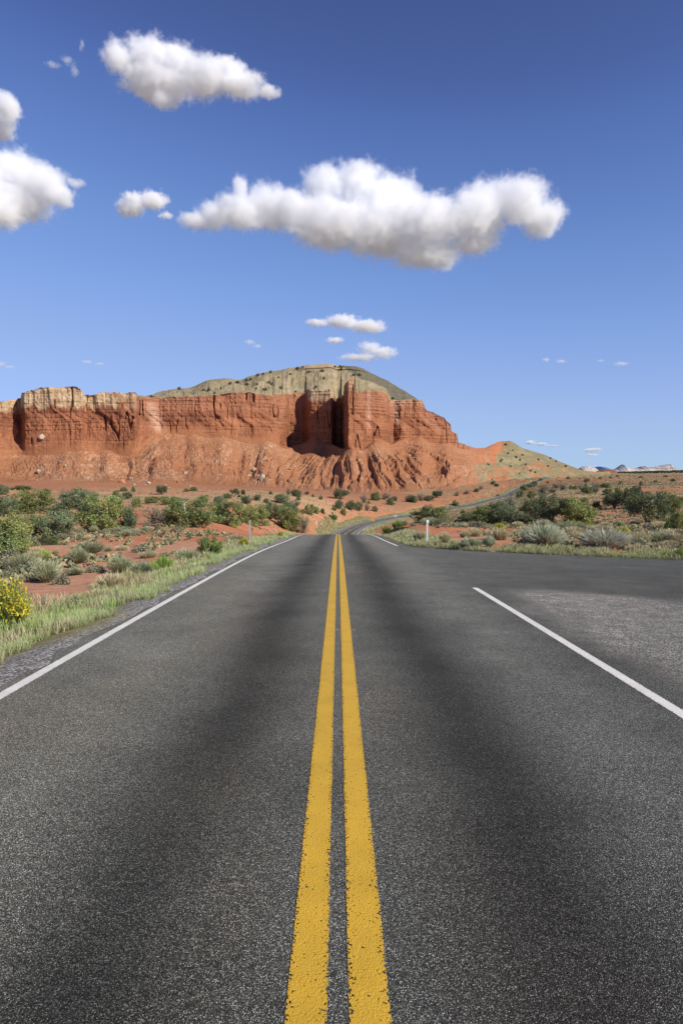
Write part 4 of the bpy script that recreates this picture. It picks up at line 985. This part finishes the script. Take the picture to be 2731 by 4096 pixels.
# ------------------------------------------------------------------ ground cover nobody could count: verge grass and far scrub
def roadside_points(n, side, y0, y1, wmax, pow_=1.0):
    y = y0*(y1/y0)**g2.random(n); t = g2.random(n)**1.3
    return y, t
def verge():
    s = Parts()
    def add(x, y, hgt, wid, cb, ct, lean=.35):
        ok = np.ones(len(x), bool)
        x, y = x[ok], y[ok]; z = ground_z(x, y); n = len(x)
        base = np.stack([x, y, z-.01], 1)
        h = hgt*g2.uniform(.5, 1.25, n)
        tip = base+np.stack([g2.normal(size=n)*lean*h, g2.normal(size=n)*lean*h, h], 1)
        v = g2.uniform(.7, 1.25, (n, 1))
        mixf = np.clip(fbm(x/1.1, y/1.1, s=211)*1.6-.3+g2.normal(size=n)*.18, 0, 1)[:, None]
        cb, ct = np.array(cb), np.array(ct)
        dry_b, dry_t = np.array((.25, .22, .12)), np.array((.47, .43, .27))
        s.blades(base, tip, wid, (cb+(dry_b-cb)*mixf)*v, (ct+(dry_t-ct)*mixf)*v, g=g2)
    # left verge: close at hand, ragged inner edge
    for n, y0, y1, hgt, wid in ((22000, -8, 6.5, .12, .006), (40000, 6.5, 16, .12, .006), (26000, 16, 34, .13, .011), (9000, 34, 70, .16, .024)):
        y = y0+(y1-y0)*g2.random(n); t = g2.random(n)**1.15
        e = 3.85+(fbm(y/1.5, 0.0, s=212)-.5)*1.3+(fbm(y/.45, 3.0, s=213)-.5)*.6
        out = np.interp(y, [6, 12, 20, 34, 50, 70], [6.6, 6.4, 6.0, 5.9, 5.6, 5.2])+(fbm(y/3, 5.0, s=214)-.5)*1.6
        o = e+(out-e)*t
        keep = fbm(o/.5, y/.7, s=215) > .37+.20*t
        add(-(o[keep]), y[keep], hgt*(1.15-.5*t[keep]*0+.0)*np.ones(keep.sum()), wid, (.28, .37, .12), (.48, .60, .26))
    # clumps standing taller than the rest, half of them dry
    for q in range(110):
        y0 = 7*(58/7)**g2.random(); e = 4.1+g2.random()*1.8; m = int(70*min(1, 14/y0)+14); rr = .10+.16*g2.random()
        dryc = g2.random() < .5
        add(-(e+g2.normal(size=m)*rr*.6), y0+g2.normal(size=m)*rr, (.15+.17*g2.random())*np.ones(m), .006+.0005*y0, (.34, .29, .15) if dryc else (.20, .30, .08), (.62, .55, .34) if dryc else (.38, .52, .17), .22)
    # sparse blades on the gravel
    n = 2600; y = 6+30*g2.random(n); o = 3.85+g2.random(n)*.5; keep = fbm(o/.4, y/.6, s=216) > .56
    add(-o[keep], y[keep], .12*np.ones(keep.sum()), .008, (.17, .17, .07), (.36, .35, .17))
    # verge beyond the side road's mouth and on towards the crest
    for n, x0, x1, hgt in ((30000, 3.5, 22, .24), (6000, 22, 60, .3)):
        x = x0+(x1-x0)*g2.random(n); t = g2.random(n)**1.2
        y = side_far(x)+.12+(fbm(x/1.2, 0.0, s=217)-.5)*.5+t*(1.7+(fbm(x/2, 3.0, s=218)-.5)*1.8)
        keep = fbm(x/.6, y/.6, s=219) > .33+.15*t
        add(x[keep], y[keep], hgt*np.ones(keep.sum()), .016, (.24, .28, .10), (.46, .48, .22))
    n = 9000; y = 33+35*g2.random(n); t = g2.random(n)
    add(np.interp(y, [33, 40, 70], [3.75, 3.55, 3.45])+t*1.5, y, .22*np.ones(n), .028, (.26, .30, .11), (.48, .50, .24))
    # both verges of the road across the valley
    for sd in (-1, 1):
        n = 16000; y = 160*(860/160.)**g2.random(n); t = g2.random(n)
        hw = (np.interp(y, [200, 380, 520, 600, 680], [4.1, 4.3, 5.7, 6.3, 4.4]) if sd > 0 else 4.2)+.3+t*3.2
        dx = road_dx(y); q = np.sqrt(1+dx*dx)
        add(road_x(y)+sd*hw/q, y-sd*hw*dx/q, .40*np.ones(n), .0016*y*.5+.05, (.30, .32, .13), (.46, .46, .22))
    me = s.mesh('verge_grass', FOL)
    return link('verge_grass', me, kind='stuff')
vg = verge(); vg['label'] = 'pale green and straw grass along the asphalt edges'
def far_scrub():
    s = Parts()
    cen, W, Hh, C = [], [], [], []
    def field(n, a0, a1, r0, r1, dens):
        a = np.radians(g2.uniform(a0, a1, n)); r = r0*(r1/r0)**g2.random(n)
        x, y = r*np.sin(a), r*np.cos(a)
        f = fbm(x/22, y/22, s=221)*.5+fbm(x/6, y/6, s=222)*.5
        d = np.abs(x-road_x(y))/np.sqrt(1+road_dx(y)**2)
        k = (f > dens+g2.normal(size=n)*.05) & (d > 8.5)
        x, y, r = x[k], y[k], r[k]
        return x, y, r
    allx, ally, allr = [], [], []
    for n, a0, a1, r0, r1, dens in ((3600, -33, 5, 50, 130, .47), (5200, -32, 12, 120, 420, .44), (5200, 7, 33, 58, 150, .36), (13000, 8, 33, 140, 640, .33), (8000, 14, 33, 500, 1500, .32), (2200, -30, -2, 18, 60, .52), (2200, 8, 33, 30, 66, .44)):
        x, y, r = field(n, a0, a1, r0, r1, dens); allx.append(x); ally.append(y); allr.append(r)
    x, y, r = map(np.concatenate, (allx, ally, allr)); n = len(x); z = ground_z(x, y)
    W = np.clip(.0011*r, .16, .9)*g2.uniform(.6, 1.5, n)+.12; H = W*g2.uniform(.4, .75, n)
    pal = np.array([(.29, .29, .17), (.37, .34, .19), (.20, .22, .12), (.44, .41, .25), (.30, .28, .15)])
    base = pal[g2.integers(0, 5, n)]*g2.uniform(.75, 1.15, (n, 1))
    for k in range(13):
        d = g2.normal(size=(n, 3)); d /= np.linalg.norm(d, axis=1)[:, None]; d[:, 2] = np.abs(d[:, 2])
        P = np.stack([x, y, z], 1)+d*np.stack([W*.5, W*.5, H], 1)*g2.uniform(.4, 1, (n, 1))
        s.leaves(P, W*.42, base*g2.uniform(.7, 1.25, (n, 1)), up=.6, asp=1.7, g=g2)
    me = s.mesh('desert_scrub', FOL); print('scrub', n)
    return link('desert_scrub', me, kind='stuff')
fs = far_scrub(); fs['label'] = 'low grey-green scrub and bunch grass over the red desert floor'

# dark woods on the far right rim of the plain
def woods():
    s = Parts(); n = 2600
    u = g2.uniform(2470, 3000, n); d = g2.uniform(1500, 2300, n)
    x, y, _ = conv(u, 1885+0*u, d); z = ground_z(x, y, False)
    f = fbm(u/30, d/150, s=231) > .44; x, y, z = x[f], y[f], z[f]; n = len(x)
    for k in range(5):
        P = np.stack([x, y, z], 1)+g2.normal(size=(n, 3))*np.array([1.6, 1.6, .8])+np.array([0, 0, 1.6])
        s.leaves(P, 2.2, np.array((.06, .075, .04))*g2.uniform(.7, 1.4, (n, 1)), g=g2)
    return link('distant_woods', s.mesh('distant_woods', FOL), kind='stuff')
woods()

# ------------------------------------------------------------------ distant hills
def simple_mat(name, col, rough=.9, spec=.1, bump=0, metal=0.0, var=.15):
    k = NT(name); p = k.pos() if bump > 1 else k.obj()
    n = k.noise(p, 3.0 if bump <= 1 else 1/bump, 4, .6)
    c = k.mix(n, tuple(x*(1-var) for x in col), tuple(min(1, x*(1+var)) for x in col))
    return k.done(k.principled(c, rough, None, spec, Metallic=metal))
def far_hill(name, d, prof, depth, col, seed, strat=0.0, label=None):
    us = np.linspace(prof[0][0], prof[-1][0], 150); ts = np.linspace(-1, 1, 41)
    v = curve(prof, us)+(fbm(us/4, s=seed)-.5)*2.2
    U, T = np.meshgrid(us, ts, indexing='ij')
    top = ((1888-v)/FPX*d)[:, None]
    base = -12-d*.004
    k = np.clip(1-np.abs(T)**1.6, 0, 1)
    D = d+T*depth
    x0, y0, _ = ray(us, 1888+0*us)
    X = x0[:, None]*d + 0*T; Y = y0[:, None]*d+T*depth
    Z = base+(top-base)*k*(1+.0*T)+(fbm(U/6, T*4, s=seed+1)-.5)*top*.22*(1-np.abs(T))*(np.abs(T) > .05)
    V = np.stack([X, Y, Z+CAM_H], -1).reshape(-1, 3)
    me = mesh_np(name, V, grid_faces(len(us), len(ts)), smooth=False)
    f = fbm((Z/ (d*.0022)), U/60, s=seed+2)
    C = np.array(col)[None, None]*(1-strat*.35*(f > .52)[..., None])*(0.92+.16*fbm(U/5, T*6, s=seed+3))[..., None]
    vcol(me, 'col', C.reshape(-1, 3))
    kk = NT('far_rock'); kk.done(kk.principled(kk.attr('col'), .95, None, .05)); me.materials.append(kk.m)
    return link(name, me, kind='structure')
far_hill('pale_dome_hill', 7600, [(2430, 1896), (2445, 1886), (2465, 1874), (2478, 1864), (2486, 1858), (2494, 1865), (2510, 1872), (2535, 1876), (2550, 1873), (2562, 1878), (2575, 1877), (2590, 1880), (2600, 1890)], 260, (.50, .45, .40), 301, .3)
far_hill('pale_ridge_hill', 8200, [(2535, 1892), (2545, 1876), (2560, 1866), (2572, 1864), (2590, 1870), (2610, 1870), (2640, 1862), (2668, 1858), (2676, 1857), (2680, 1876), (2690, 1890)], 300, (.48, .43, .38), 311, .8)
far_hill('pale_butte_hill', 8000, [(2300, 1892), (2318, 1872), (2330, 1866), (2350, 1864), (2362, 1870), (2376, 1871), (2384, 1882), (2392, 1892)], 240, (.52, .44, .38), 321, .3)
far_hill('blue_mountain_hill', 24000, [(2360, 1890), (2380, 1876), (2392, 1867), (2405, 1867), (2425, 1874), (2445, 1877), (2470, 1884), (2500, 1890)], 1500, (.16, .25, .44), 331)  # distance haze put into the mountain's own colour as blue
far_hill('red_mound_hill', 2300, [(2340, 1896), (2370, 1890), (2400, 1882), (2425, 1878), (2440, 1879), (2452, 1886), (2470, 1896)], 90, (.33, .12, .065), 341, .3)

# ------------------------------------------------------------------ boulders
def rock_material(name, col):
    k = NT(name); p = k.obj()
    n = k.noise(p, 1.2, 5, .65)
    c = k.mix(n, tuple(x*.72 for x in col), tuple(min(1, x*1.15) for x in col))
    return k.done(k.principled(c, .95, k.bump(k.noise(p, 4, 5, .65), .7, .2), .08))
PALE_R, RED_R = rock_material('pale_sandstone', (.43, .345, .25)), rock_material('red_sandstone', (.42, .18, .09))
def boulder_mesh(seed, mat):
    bm = bmesh.new(); bmesh.ops.create_icosphere(bm, subdivisions=3, radius=.5)
    g = np.random.default_rng(seed); pl = g.normal(size=(11, 3)); pl /= np.linalg.norm(pl, axis=1)[:, None]; off = g.uniform(.26, .42, 11)
    for vv in bm.verts:
        c = np.array(vv.co)
        for q, f in zip(pl, off):
            e = c@q-f
            if e > 0: c = c-q*e
        vv.co = c*(1+.05*(g.random()-.5))
    me = bpy.data.meshes.new('boulder'); bm.to_mesh(me); bm.free(); me.materials.append(mat); return me
BM = {'p': [boulder_mesh(s, PALE_R) for s in (1, 2, 3)], 'r': [boulder_mesh(s, RED_R) for s in (4, 5)]}
r_b = random.Random(4)
def boulder(u, v, wp, label, group=None, kind='p', flat=.75):
    p = hit(u, v)
    if p is None: return
    W = wp*pxm(p); o = link('boulder', r_b.choice(BM[kind]))
    o.scale = (W, W*.9, W*flat); o.rotation_euler = (r_b.uniform(-.3, .3), r_b.uniform(-.3, .3), r_b.uniform(0, 6.28)); o.location = p+Vector((0, 0, W*flat*.22))
    tag(o, label, 'boulder', group)
for u, v, wp, lab, kd in [(168, 1754, 34, 'pale boulder perched halfway up the red cliff under the pale cap', 'p'), (158, 1890, 26, 'pale boulder on the talus straight below the perched one', 'p'), (1046, 1913, 34, 'largest pale block at the foot of the tower talus', 'p'), (1018, 1884, 30, 'upright pale block among rubble above the largest block', 'p'), (999, 1909, 24, 'tan block with a black shadow beside the largest pale block', 'p'), (1077, 1923, 16, 'small tilted slab in front of the largest pale block', 'p'), (1074, 1846, 20, 'dark-shadowed red block at the top of the pale rubble', 'r'), (488, 1932, 32, 'rounded red-tan boulder on the flat below the cliff', 'r'), (596, 1936, 20, 'pale boulder pair member beside the rounded red-tan boulder', 'p'), (743, 1896, 22, 'leaning pale slab below a steep gully', 'p'), (714, 1932, 18, 'reddish boulder on the flat below the leaning slab', 'r')]:
    boulder(u, v, wp, lab, None, kd)
spots = [(124, 1921), (150, 1921), (357, 1914), (523, 1912), (583, 1938), (540, 1938), (1035, 1903), (1030, 1893), (1058, 1862), (1050, 1850), (1065, 1838), (1044, 1845), (1088, 1838), (1095, 1832), (1125, 1896), (1140, 1890), (1150, 1884), (1160, 1876), (1180, 1866), (240, 1848), (265, 1862), (330, 1896), (450, 1918), (620, 1926), (660, 1940), (850, 1878), (862, 1862), (868, 1845), (855, 1890), (880, 1900), (905, 1890), (990, 1842), (1000, 1835), (1005, 1822), (1575, 1838), (1590, 1826), (1600, 1835), (1610, 1842), (1640, 1822), (1655, 1830), (1675, 1848), (1500, 1815), (1520, 1825), (1560, 1805), (1675, 1802), (760, 1945), (820, 1952), (60, 1960), (38, 1965), (92, 1956), (1180, 1972), (1320, 2093), (1342, 2096), (1305, 2098)]
for u, v in spots: boulder(u+r_b.uniform(-3, 3), v+2, r_b.uniform(7, 15), 'small pale rock fallen on the red slopes below the cliffs', 'small fallen rocks on the red slopes', 'p' if r_b.random() < .75 else 'r')

# ------------------------------------------------------------------ marker posts and signs
def bm_obj(name, bm, mat, parent=None):
    me = bpy.data.meshes.new(name); bm.to_mesh(me); bm.free(); me.materials.append(mat); return link(name, me, parent)
def box(bm, sx, sy, sz, loc=(0, 0, 0), rot=None):
    m = Matrix.Translation(loc) @ (rot or Matrix()) @ Matrix.Diagonal((sx, sy, sz, 1))
    return bmesh.ops.create_cube(bm, size=1, matrix=m)
STEEL, WPLAST, GREYP, DARKP, ORNG = simple_mat('galvanised_steel', (.42, .42, .42), .5, .4, 0, .4), simple_mat('white_post_plastic', (.78, .78, .76), .5, .3), simple_mat('grey_post_plastic', (.34, .34, .36), .6, .2), simple_mat('dark_plastic', (.06, .06, .065), .5, .3), simple_mat('orange_sheeting', (.75, .19, .05), .5, .3)
SIGNY, BLACK, RUST = simple_mat('yellow_sign_sheeting', (.80, .42, .015), .45, .3, var=.05), simple_mat('black_sign_ink', (.02, .02, .02), .5, .2), simple_mat('rusty_steel', (.23, .11, .07), .8, .2)
def channel(w_, d_, t_, h_):
    """an open U-shaped post, flat face towards the traffic"""
    bm = bmesh.new()
    pts = [(-w_/2, 0), (w_/2, 0), (w_/2, d_), (w_/2-t_, d_), (w_/2-t_, t_), (-w_/2+t_, t_), (-w_/2+t_, d_), (-w_/2, d_)]
    vs = [bm.verts.new((x, y, z)) for z in (-.3, h_) for x, y in pts]; n = len(pts)
    for i in range(n): bm.faces.new((vs[i], vs[(i+1) % n], vs[n+(i+1) % n], vs[n+i]))
    bm.faces.new(vs[n:])
    return bm
p = hit(999, 2176); H = 96*pxm(p)
t = thing('marker_post', p, 'plain grey steel marker post on the grassy verge before the crest', 'post')
bm_obj('post', channel(.062, .055, .006, H), STEEL, t)
bm = bmesh.new(); box(bm, .03, .02, H-.02, (.046, .012, H/2+.01)); bm_obj('flange', bm, GREYP, t)
p = hit(1709, 2180); H = 100*pxm(p)
t = thing('marker_post', p, 'white marker post with a dark stripe at the edge of the junction', 'post')
bm_obj('post', channel(.095, .05, .007, H), WPLAST, t)
bm = bmesh.new(); box(bm, .020, .008, H*.86, (.018, -.006, H*.46)); bm_obj('stripe', bm, DARKP, t)
bm = bmesh.new(); box(bm, .105, .012, .12, (0, -.008, H-.05)); bm_obj('reflector', bm, WPLAST, t)
GP = 'small posts at the bend beyond the crest'
for (x, y, h_, m0, m1, lab) in [(-5.9, 186, 1.35, WPLAST, None, 'tall white post beside the road just beyond the crest, first of three'), (-5.2, 188, .95, DARKP, None, 'short dark post between two white ones beyond the crest'), (-4.5, 190, 1.15, WPLAST, None, 'short white post closest to the road beyond the crest')]:
    q = down(x, y); t = thing('marker_post', q, lab, 'post', GP)
    bm_obj('post', channel(.12, .06, .01, h_), m0, t)
for (u, v, h_, m0, m1, lab) in [(1470, 2127, 1.3, WPLAST, ORNG, 'white post with an orange band at the outside of the bend'), (1461, 2124, .75, DARKP, WPLAST, 'short dark post with a white cap beside the orange-banded post'), (1453, 2126, .7, GREYP, WPLAST, 'short grey post with a white cap left of the dark one')]:
    q = hit(u, v)
    if q is None: continue
    t = thing('marker_post', q, lab, 'post', GP)
    bm_obj('post', channel(.14, .06, .01, h_), m0, t)
    bm = bmesh.new(); box(bm, .16, .03, .30, (0, -.02, h_-(.5 if m1 is ORNG else .15))); bm_obj('reflector', bm, m1, t)
q = down(*(lambda s: (float(road_x(s))+5.6, s))(222)); t = thing('warning_sign', q, 'yellow diamond warning sign with a black side-road symbol on a rusty post', 'road sign')
bm = bmesh.new(); box(bm, .09, .06, 3.3, (0, .03, 1.35)); bm_obj('post', bm, RUST, t)
bm = bmesh.new(); box(bm, .80, .02, .80, (0, -.02, 2.75), Matrix.Rotation(math.pi/4, 4, 'Y')); bmesh.ops.bevel(bm, geom=[e for e in bm.edges if abs((e.verts[0].co-e.verts[1].co).y) > .01], offset=.06, segments=2, affect='EDGES'); pn = bm_obj('sign_panel', bm, SIGNY, t)
bm = bmesh.new(); box(bm, .12, .012, .72, (.05, -.037, 2.75)); box(bm, .30, .0115, .12, (-.16, -.037, 2.75)); bm_obj('symbol', bm, BLACK, pn)
q = down(*(lambda s: (float(road_x(s))+5.5, s))(300)); t = thing('pennant_sign', q, 'back of a grey triangular pennant sign on a steel post by the bend', 'road sign')
bm = bmesh.new(); box(bm, .09, .06, 2.9, (0, .04, 1.15)); bm_obj('post', bm, STEEL, t)
bm = bmesh.new(); v3 = [bm.verts.new((x, y, z)) for y in (-.02, .0) for x, z in ((.28, 1.55), (.28, 2.60), (-1.0, 2.08))]
bm.faces.new(v3[:3]); bm.faces.new(v3[3:][::-1])
for i in range(3): bm.faces.new((v3[i], v3[(i+1) % 3], v3[3+(i+1) % 3], v3[3+i]))
bm_obj('sign_panel', bm, simple_mat('bare_aluminium', (.62, .64, .66), .45, .4, 0, .3), t)
for (u, v, h_, lab) in [(2014, 1955, 2.4, 'small yellow chevron sign on the far slope, above the dark car'), (2124, 1932, 2.4, 'tiny orange sign near the top of the far road')]:
    q = hit(u, v); t = thing('chevron_sign', q, lab, 'road sign')
    bm = bmesh.new(); box(bm, .1, .07, h_, (0, .05, h_/2-.1)); bm_obj('post', bm, RUST, t)
    bm = bmesh.new(); box(bm, 1.1, .03, 1.25, (0, 0, h_-.5)); pn = bm_obj('sign_panel', bm, SIGNY, t)
    bm = bmesh.new(); box(bm, .14, .02, .7, (-.1, -.03, h_-.30), Matrix.Rotation(.7, 4, 'Y')); box(bm, .14, .019, .7, (-.1, -.03, h_-.72), Matrix.Rotation(-.7, 4, 'Y')); bm_obj('symbol', bm, BLACK, pn)

# ------------------------------------------------------------------ the car far off on the shoulder
yc = 572.0; dxc = float(road_dx(yc)); oc = 4.7; qn = math.sqrt(1+dxc*dxc)
cp = Vector((float(road_x(yc))+oc/qn, yc-oc*dxc/qn, float(road_z(yc))-.02))
car = thing('parked_car', cp, 'dark car with its shadow on the shoulder of the far road', 'car', None, -math.atan(dxc))
CARP, GLS, TYR, LMP = simple_mat('dark_car_paint', (.035, .04, .055), .25, .5), simple_mat('car_glass', (.10, .12, .15), .08, .6), simple_mat('tyre_rubber', (.02, .02, .02), .9, .1), simple_mat('headlamp_glass', (.8, .8, .8), .2, .5)
bm = bmesh.new()
sec = [(-2.3, .75, .42, .80), (-2.2, .85, .30, .95), (-1.2, .92, .28, 1.02), (1.6, .92, .28, 1.02), (2.2, .88, .30, .98), (2.3, .80, .42, .85)]
rings = []
for y, hw, z0, z1 in sec: rings.append([bm.verts.new(c) for c in ((-hw, y, z0), (hw, y, z0), (hw*1.0, y, (z0+z1)/2), (hw*.9, y, z1), (-hw*.9, y, z1), (-hw, y, (z0+z1)/2))])
for a, b in zip(rings, rings[1:]):
    for i in range(6): bm.faces.new((a[i], a[(i+1) % 6], b[(i+1) % 6], b[i]))
bm.faces.new(rings[0][::-1]); bm.faces.new(rings[-1])
body = bm_obj('body', bm, CARP, car)
bm = bmesh.new(); lo = [(-.80, -1.15), (.80, -1.15), (.80, 2.0), (-.80, 2.0)]; hi = [(-.62, -.35), (.62, -.35), (.62, 1.55), (-.62, 1.55)]
a = [bm.verts.new((x, y, .99)) for x, y in lo]; b = [bm.verts.new((x, y, 1.55)) for x, y in hi]
for i in range(4): bm.faces.new((a[i], a[(i+1) % 4], b[(i+1) % 4], b[i]))
bm.faces.new(b); bm_obj('cabin', bm, CARP, car)
bm = bmesh.new(); vs = [bm.verts.new(c) for c in ((-.70, -1.10, 1.05), (.70, -1.10, 1.05), (.58, -.47, 1.50), (-.58, -.47, 1.50))]
for vv in vs: vv.co.y -= .03
bm.faces.new(vs); bmesh.ops.solidify(bm, geom=bm.faces[:], thickness=.02); bm_obj('windshield', bm, GLS, car)
for sx in (-1, 1):
    bm = bmesh.new(); vs = [bm.verts.new(c) for c in ((sx*.80, -.85, 1.06), (sx*.80, 1.7, 1.06), (sx*.66, 1.4, 1.48), (sx*.66, -.35, 1.48))]
    bm.faces.new(vs); bmesh.ops.solidify(bm, geom=bm.faces[:], thickness=.02); bm_obj('side_window', bm, GLS, car)
    bm = bmesh.new(); box(bm, .34, .06, .16, (sx*.62, -2.27, .76)); bm_obj('headlight', bm, LMP, car)
    for sy in (-1.45, 1.4):
        bm = bmesh.new(); bmesh.ops.create_cone(bm, segments=20, cap_ends=True, radius1=.34, radius2=.34, depth=.24, matrix=Matrix.Translation((sx*.82, sy, .34)) @ Matrix.Rotation(math.pi/2, 4, 'Y')); wh = bm_obj('wheel', bm, TYR, car)
        bm = bmesh.new(); bmesh.ops.create_cone(bm, segments=16, cap_ends=True, radius1=.2, radius2=.2, depth=.26, matrix=Matrix.Translation((sx*.83, sy, .34)) @ Matrix.Rotation(math.pi/2, 4, 'Y')); bm_obj('rim', bm, STEEL, wh)

# ------------------------------------------------------------------ clouds: each a closed hull filled with mist of uneven density
def build_cloud(label, d, lobes, seed, wisp=0.0, dens=1.0, group=None, squash=1.0):
    L = []
    r0 = random.Random(seed)
    for (u, v, ru, rv) in lobes:
        dd = d*(1+r0.uniform(-.5, .5)*(ru+rv)/2/FPX)
        x, y, z = conv(u, v, dd)
        L.append((np.array([float(x), float(y), float(z)]), ru*d/FPX, 0.5*(ru+rv)*d/FPX*squash, rv*d/FPX))
    c0 = np.mean([l[0] for l in L], 0); size = float(np.median([l[3] for l in L]))
    bm = bmesh.new()
    for p, rx, ry, rz in L:
        m = Matrix.Translation(Vector(p-c0)) @ Matrix.Diagonal((rx*1.4, ry*1.4, rz*1.4, 1))
        bmesh.ops.create_icosphere(bm, subdivisions=3, radius=1, matrix=m)
    me = bpy.data.meshes.new('cloud'); bm.to_mesh(me); bm.free()
    tmp = bpy.data.objects.new('cloud_tmp', me); COL.objects.link(tmp)
    mod = tmp.modifiers.new('r', 'REMESH'); mod.mode = 'VOXEL'; mod.voxel_size = size/5.0
    dg = bpy.context.evaluated_depsgraph_get(); dg.update()
    hull = bpy.data.meshes.new_from_object(tmp.evaluated_get(dg))
    bpy.data.objects.remove(tmp); bpy.data.meshes.remove(me); hull.materials.clear(); hull.name = 'cloud'
    k = NT('cloud_mist')
    P = k.obj()
    warpv = k.noise(P, 0.8/size, 5, .6, out=1)
    w1 = k.vmath('SUBTRACT', warpv, (.5, .5, .5)).outputs[0]
    w2 = k.n('ShaderNodeVectorMath', operation='SCALE'); k.put(w2.inputs[0], w1); w2.inputs['Scale'].default_value = size*0.7
    Q = k.vmath('ADD', P, w2.outputs[0]).outputs[0]
    m = None
    for p, rx, ry, rz in L:
        q = p-c0
        dv = k.vmath('SUBTRACT', Q, tuple(q)).outputs[0]
        sv = k.vmath('MULTIPLY', dv, (1/rx, 1/ry, 1/rz)).outputs[0]
        ln = k.vmath('LENGTH', sv).outputs['Value']
        m = ln if m is None else k.math('MINIMUM', m, ln)
    f = k.math('SUBTRACT', 1.0, m)
    n = k.noise(P, 1.15/size, 8, .62)
    f = k.math('ADD', f, k.math('MULTIPLY', k.math('SUBTRACT', n, 0.5), 1.05+wisp))
    n2 = k.noise(P, 3.4/size, 6, .58)
    f = k.math('ADD', f, k.math('MULTIPLY', k.math('SUBTRACT', n2, 0.5), 1.0))
    f = k.math('MULTIPLY', k.math('SUBTRACT', f, 0.06+wisp*.45), 1.55, clamp=True)
    f = k.math('MULTIPLY', k.math('POWER', f, 1.6), dens*6.0/size)
    pv = k.n('ShaderNodeVolumePrincipled'); pv.inputs['Color'].default_value = (.98, .983, .99, 1); pv.inputs['Anisotropy'].default_value = 0.0
    k.put(pv.inputs['Density'], f)
    k.done(None, pv.outputs[0])
    hull.materials.append(k.m)
    o = link('cloud', hull); o.location = Vector(c0)
    return tag(o, label, 'cloud', group)

build_cloud('largest white cumulus cloud, broad grey base, over the middle of the road', 3900,
    [(1300, 730, 110, 85), (1430, 730, 130, 100), (1560, 790, 150, 110), (1180, 840, 130, 90), (1330, 890, 230, 120), (1560, 910, 260, 130), (1720, 890, 200, 110), (1880, 880, 160, 110), (1700, 1010, 170, 85), (1900, 960, 120, 75), (1890, 850, 130, 110), (1980, 790, 125, 98), (2085, 800, 125, 105), (2170, 875, 105, 92), (1080, 830, 130, 100), (960, 850, 120, 80), (860, 860, 105, 62), (960, 750, 48, 60), (770, 880, 75, 38)], 11)
build_cloud('small white puff just left of the largest cloud', 3300, [(540, 810, 70, 50), (610, 800, 80, 48), (520, 835, 70, 42), (665, 865, 42, 20)], 12, wisp=.2)
build_cloud('long white cloud high in the sky, tapering to a wispy tip', 2300,
    [(480, 230, 75, 75), (600, 230, 130, 85), (700, 250, 120, 80), (640, 325, 180, 85), (820, 310, 120, 85), (900, 290, 100, 65), (960, 340, 110, 55), (1070, 362, 60, 26), (660, 395, 60, 50)], 13)
build_cloud('large white cloud with grey base, cut by the edge of the picture', 3250,
    [(-120, 720, 180, 120), (60, 690, 140, 100), (170, 720, 110, 85), (70, 800, 180, 100), (-80, 830, 200, 95), (245, 780, 70, 60), (310, 735, 40, 22)], 14)
build_cloud('white cloud showing only its rounded tip, above the grey-based one', 2450, [(-60, 440, 120, 95), (30, 430, 60, 70), (-10, 510, 90, 50)], 15)
build_cloud('torn wisp of cloud beside the highest cloud', 2250, [(215, 258, 50, 16), (270, 240, 45, 26), (300, 285, 26, 36)], 16, wisp=.55, dens=.14)
build_cloud('tiny upright cloud shred near the highest cloud', 2250, [(330, 175, 14, 32), (325, 190, 10, 16)], 17, wisp=.5, dens=.14)
build_cloud('flat white cloud hanging over the summit of the mesa, the upper of two', 5900, [(1270, 1290, 60, 22), (1370, 1285, 95, 36), (1470, 1305, 100, 34), (1340, 1362, 50, 18)], 18, wisp=.25, dens=.6)
build_cloud('ragged white cloud low over the mesa summit, the lower of two', 7400, [(1480, 1392, 70, 40), (1530, 1410, 80, 34), (1440, 1428, 110, 20)], 19, wisp=.3, dens=.45)
build_cloud('small slanting wisp of cloud above the grey slope', 7000, [(1000, 1368, 32, 16), (1030, 1385, 28, 12)], 20, wisp=.5, dens=.18)
build_cloud('faint flat wisp above the pale cliff cap', 8000, [(350, 1447, 34, 10), (400, 1455, 28, 9)], 21, wisp=.5, dens=.14)
build_cloud('faint low wisp beside the left edge, above the mesa', 8000, [(-20, 1455, 60, 18), (40, 1468, 30, 9)], 22, wisp=.4, dens=.18)
build_cloud('pair of faint puffs in clear sky right of the mesa', 8500, [(2183, 1440, 24, 14), (2243, 1446, 34, 11)], 23, wisp=.5, dens=.18)
build_cloud('pale streak of cloud far to the right in clear sky', 8500, [(2400, 1443, 26, 10), (2480, 1455, 50, 14)], 24, wisp=.6, dens=.12)
build_cloud('bright little cloud just above the low green hill', 15000, [(2120, 1770, 32, 12), (2165, 1776, 34, 9), (2210, 1783, 40, 5)], 25, wisp=.3, dens=.4)
build_cloud('faint double puff above the distant white domes', 15000, [(2360, 1800, 45, 12), (2385, 1797, 40, 9), (2365, 1820, 42, 8)], 26, wisp=.35, dens=.25)
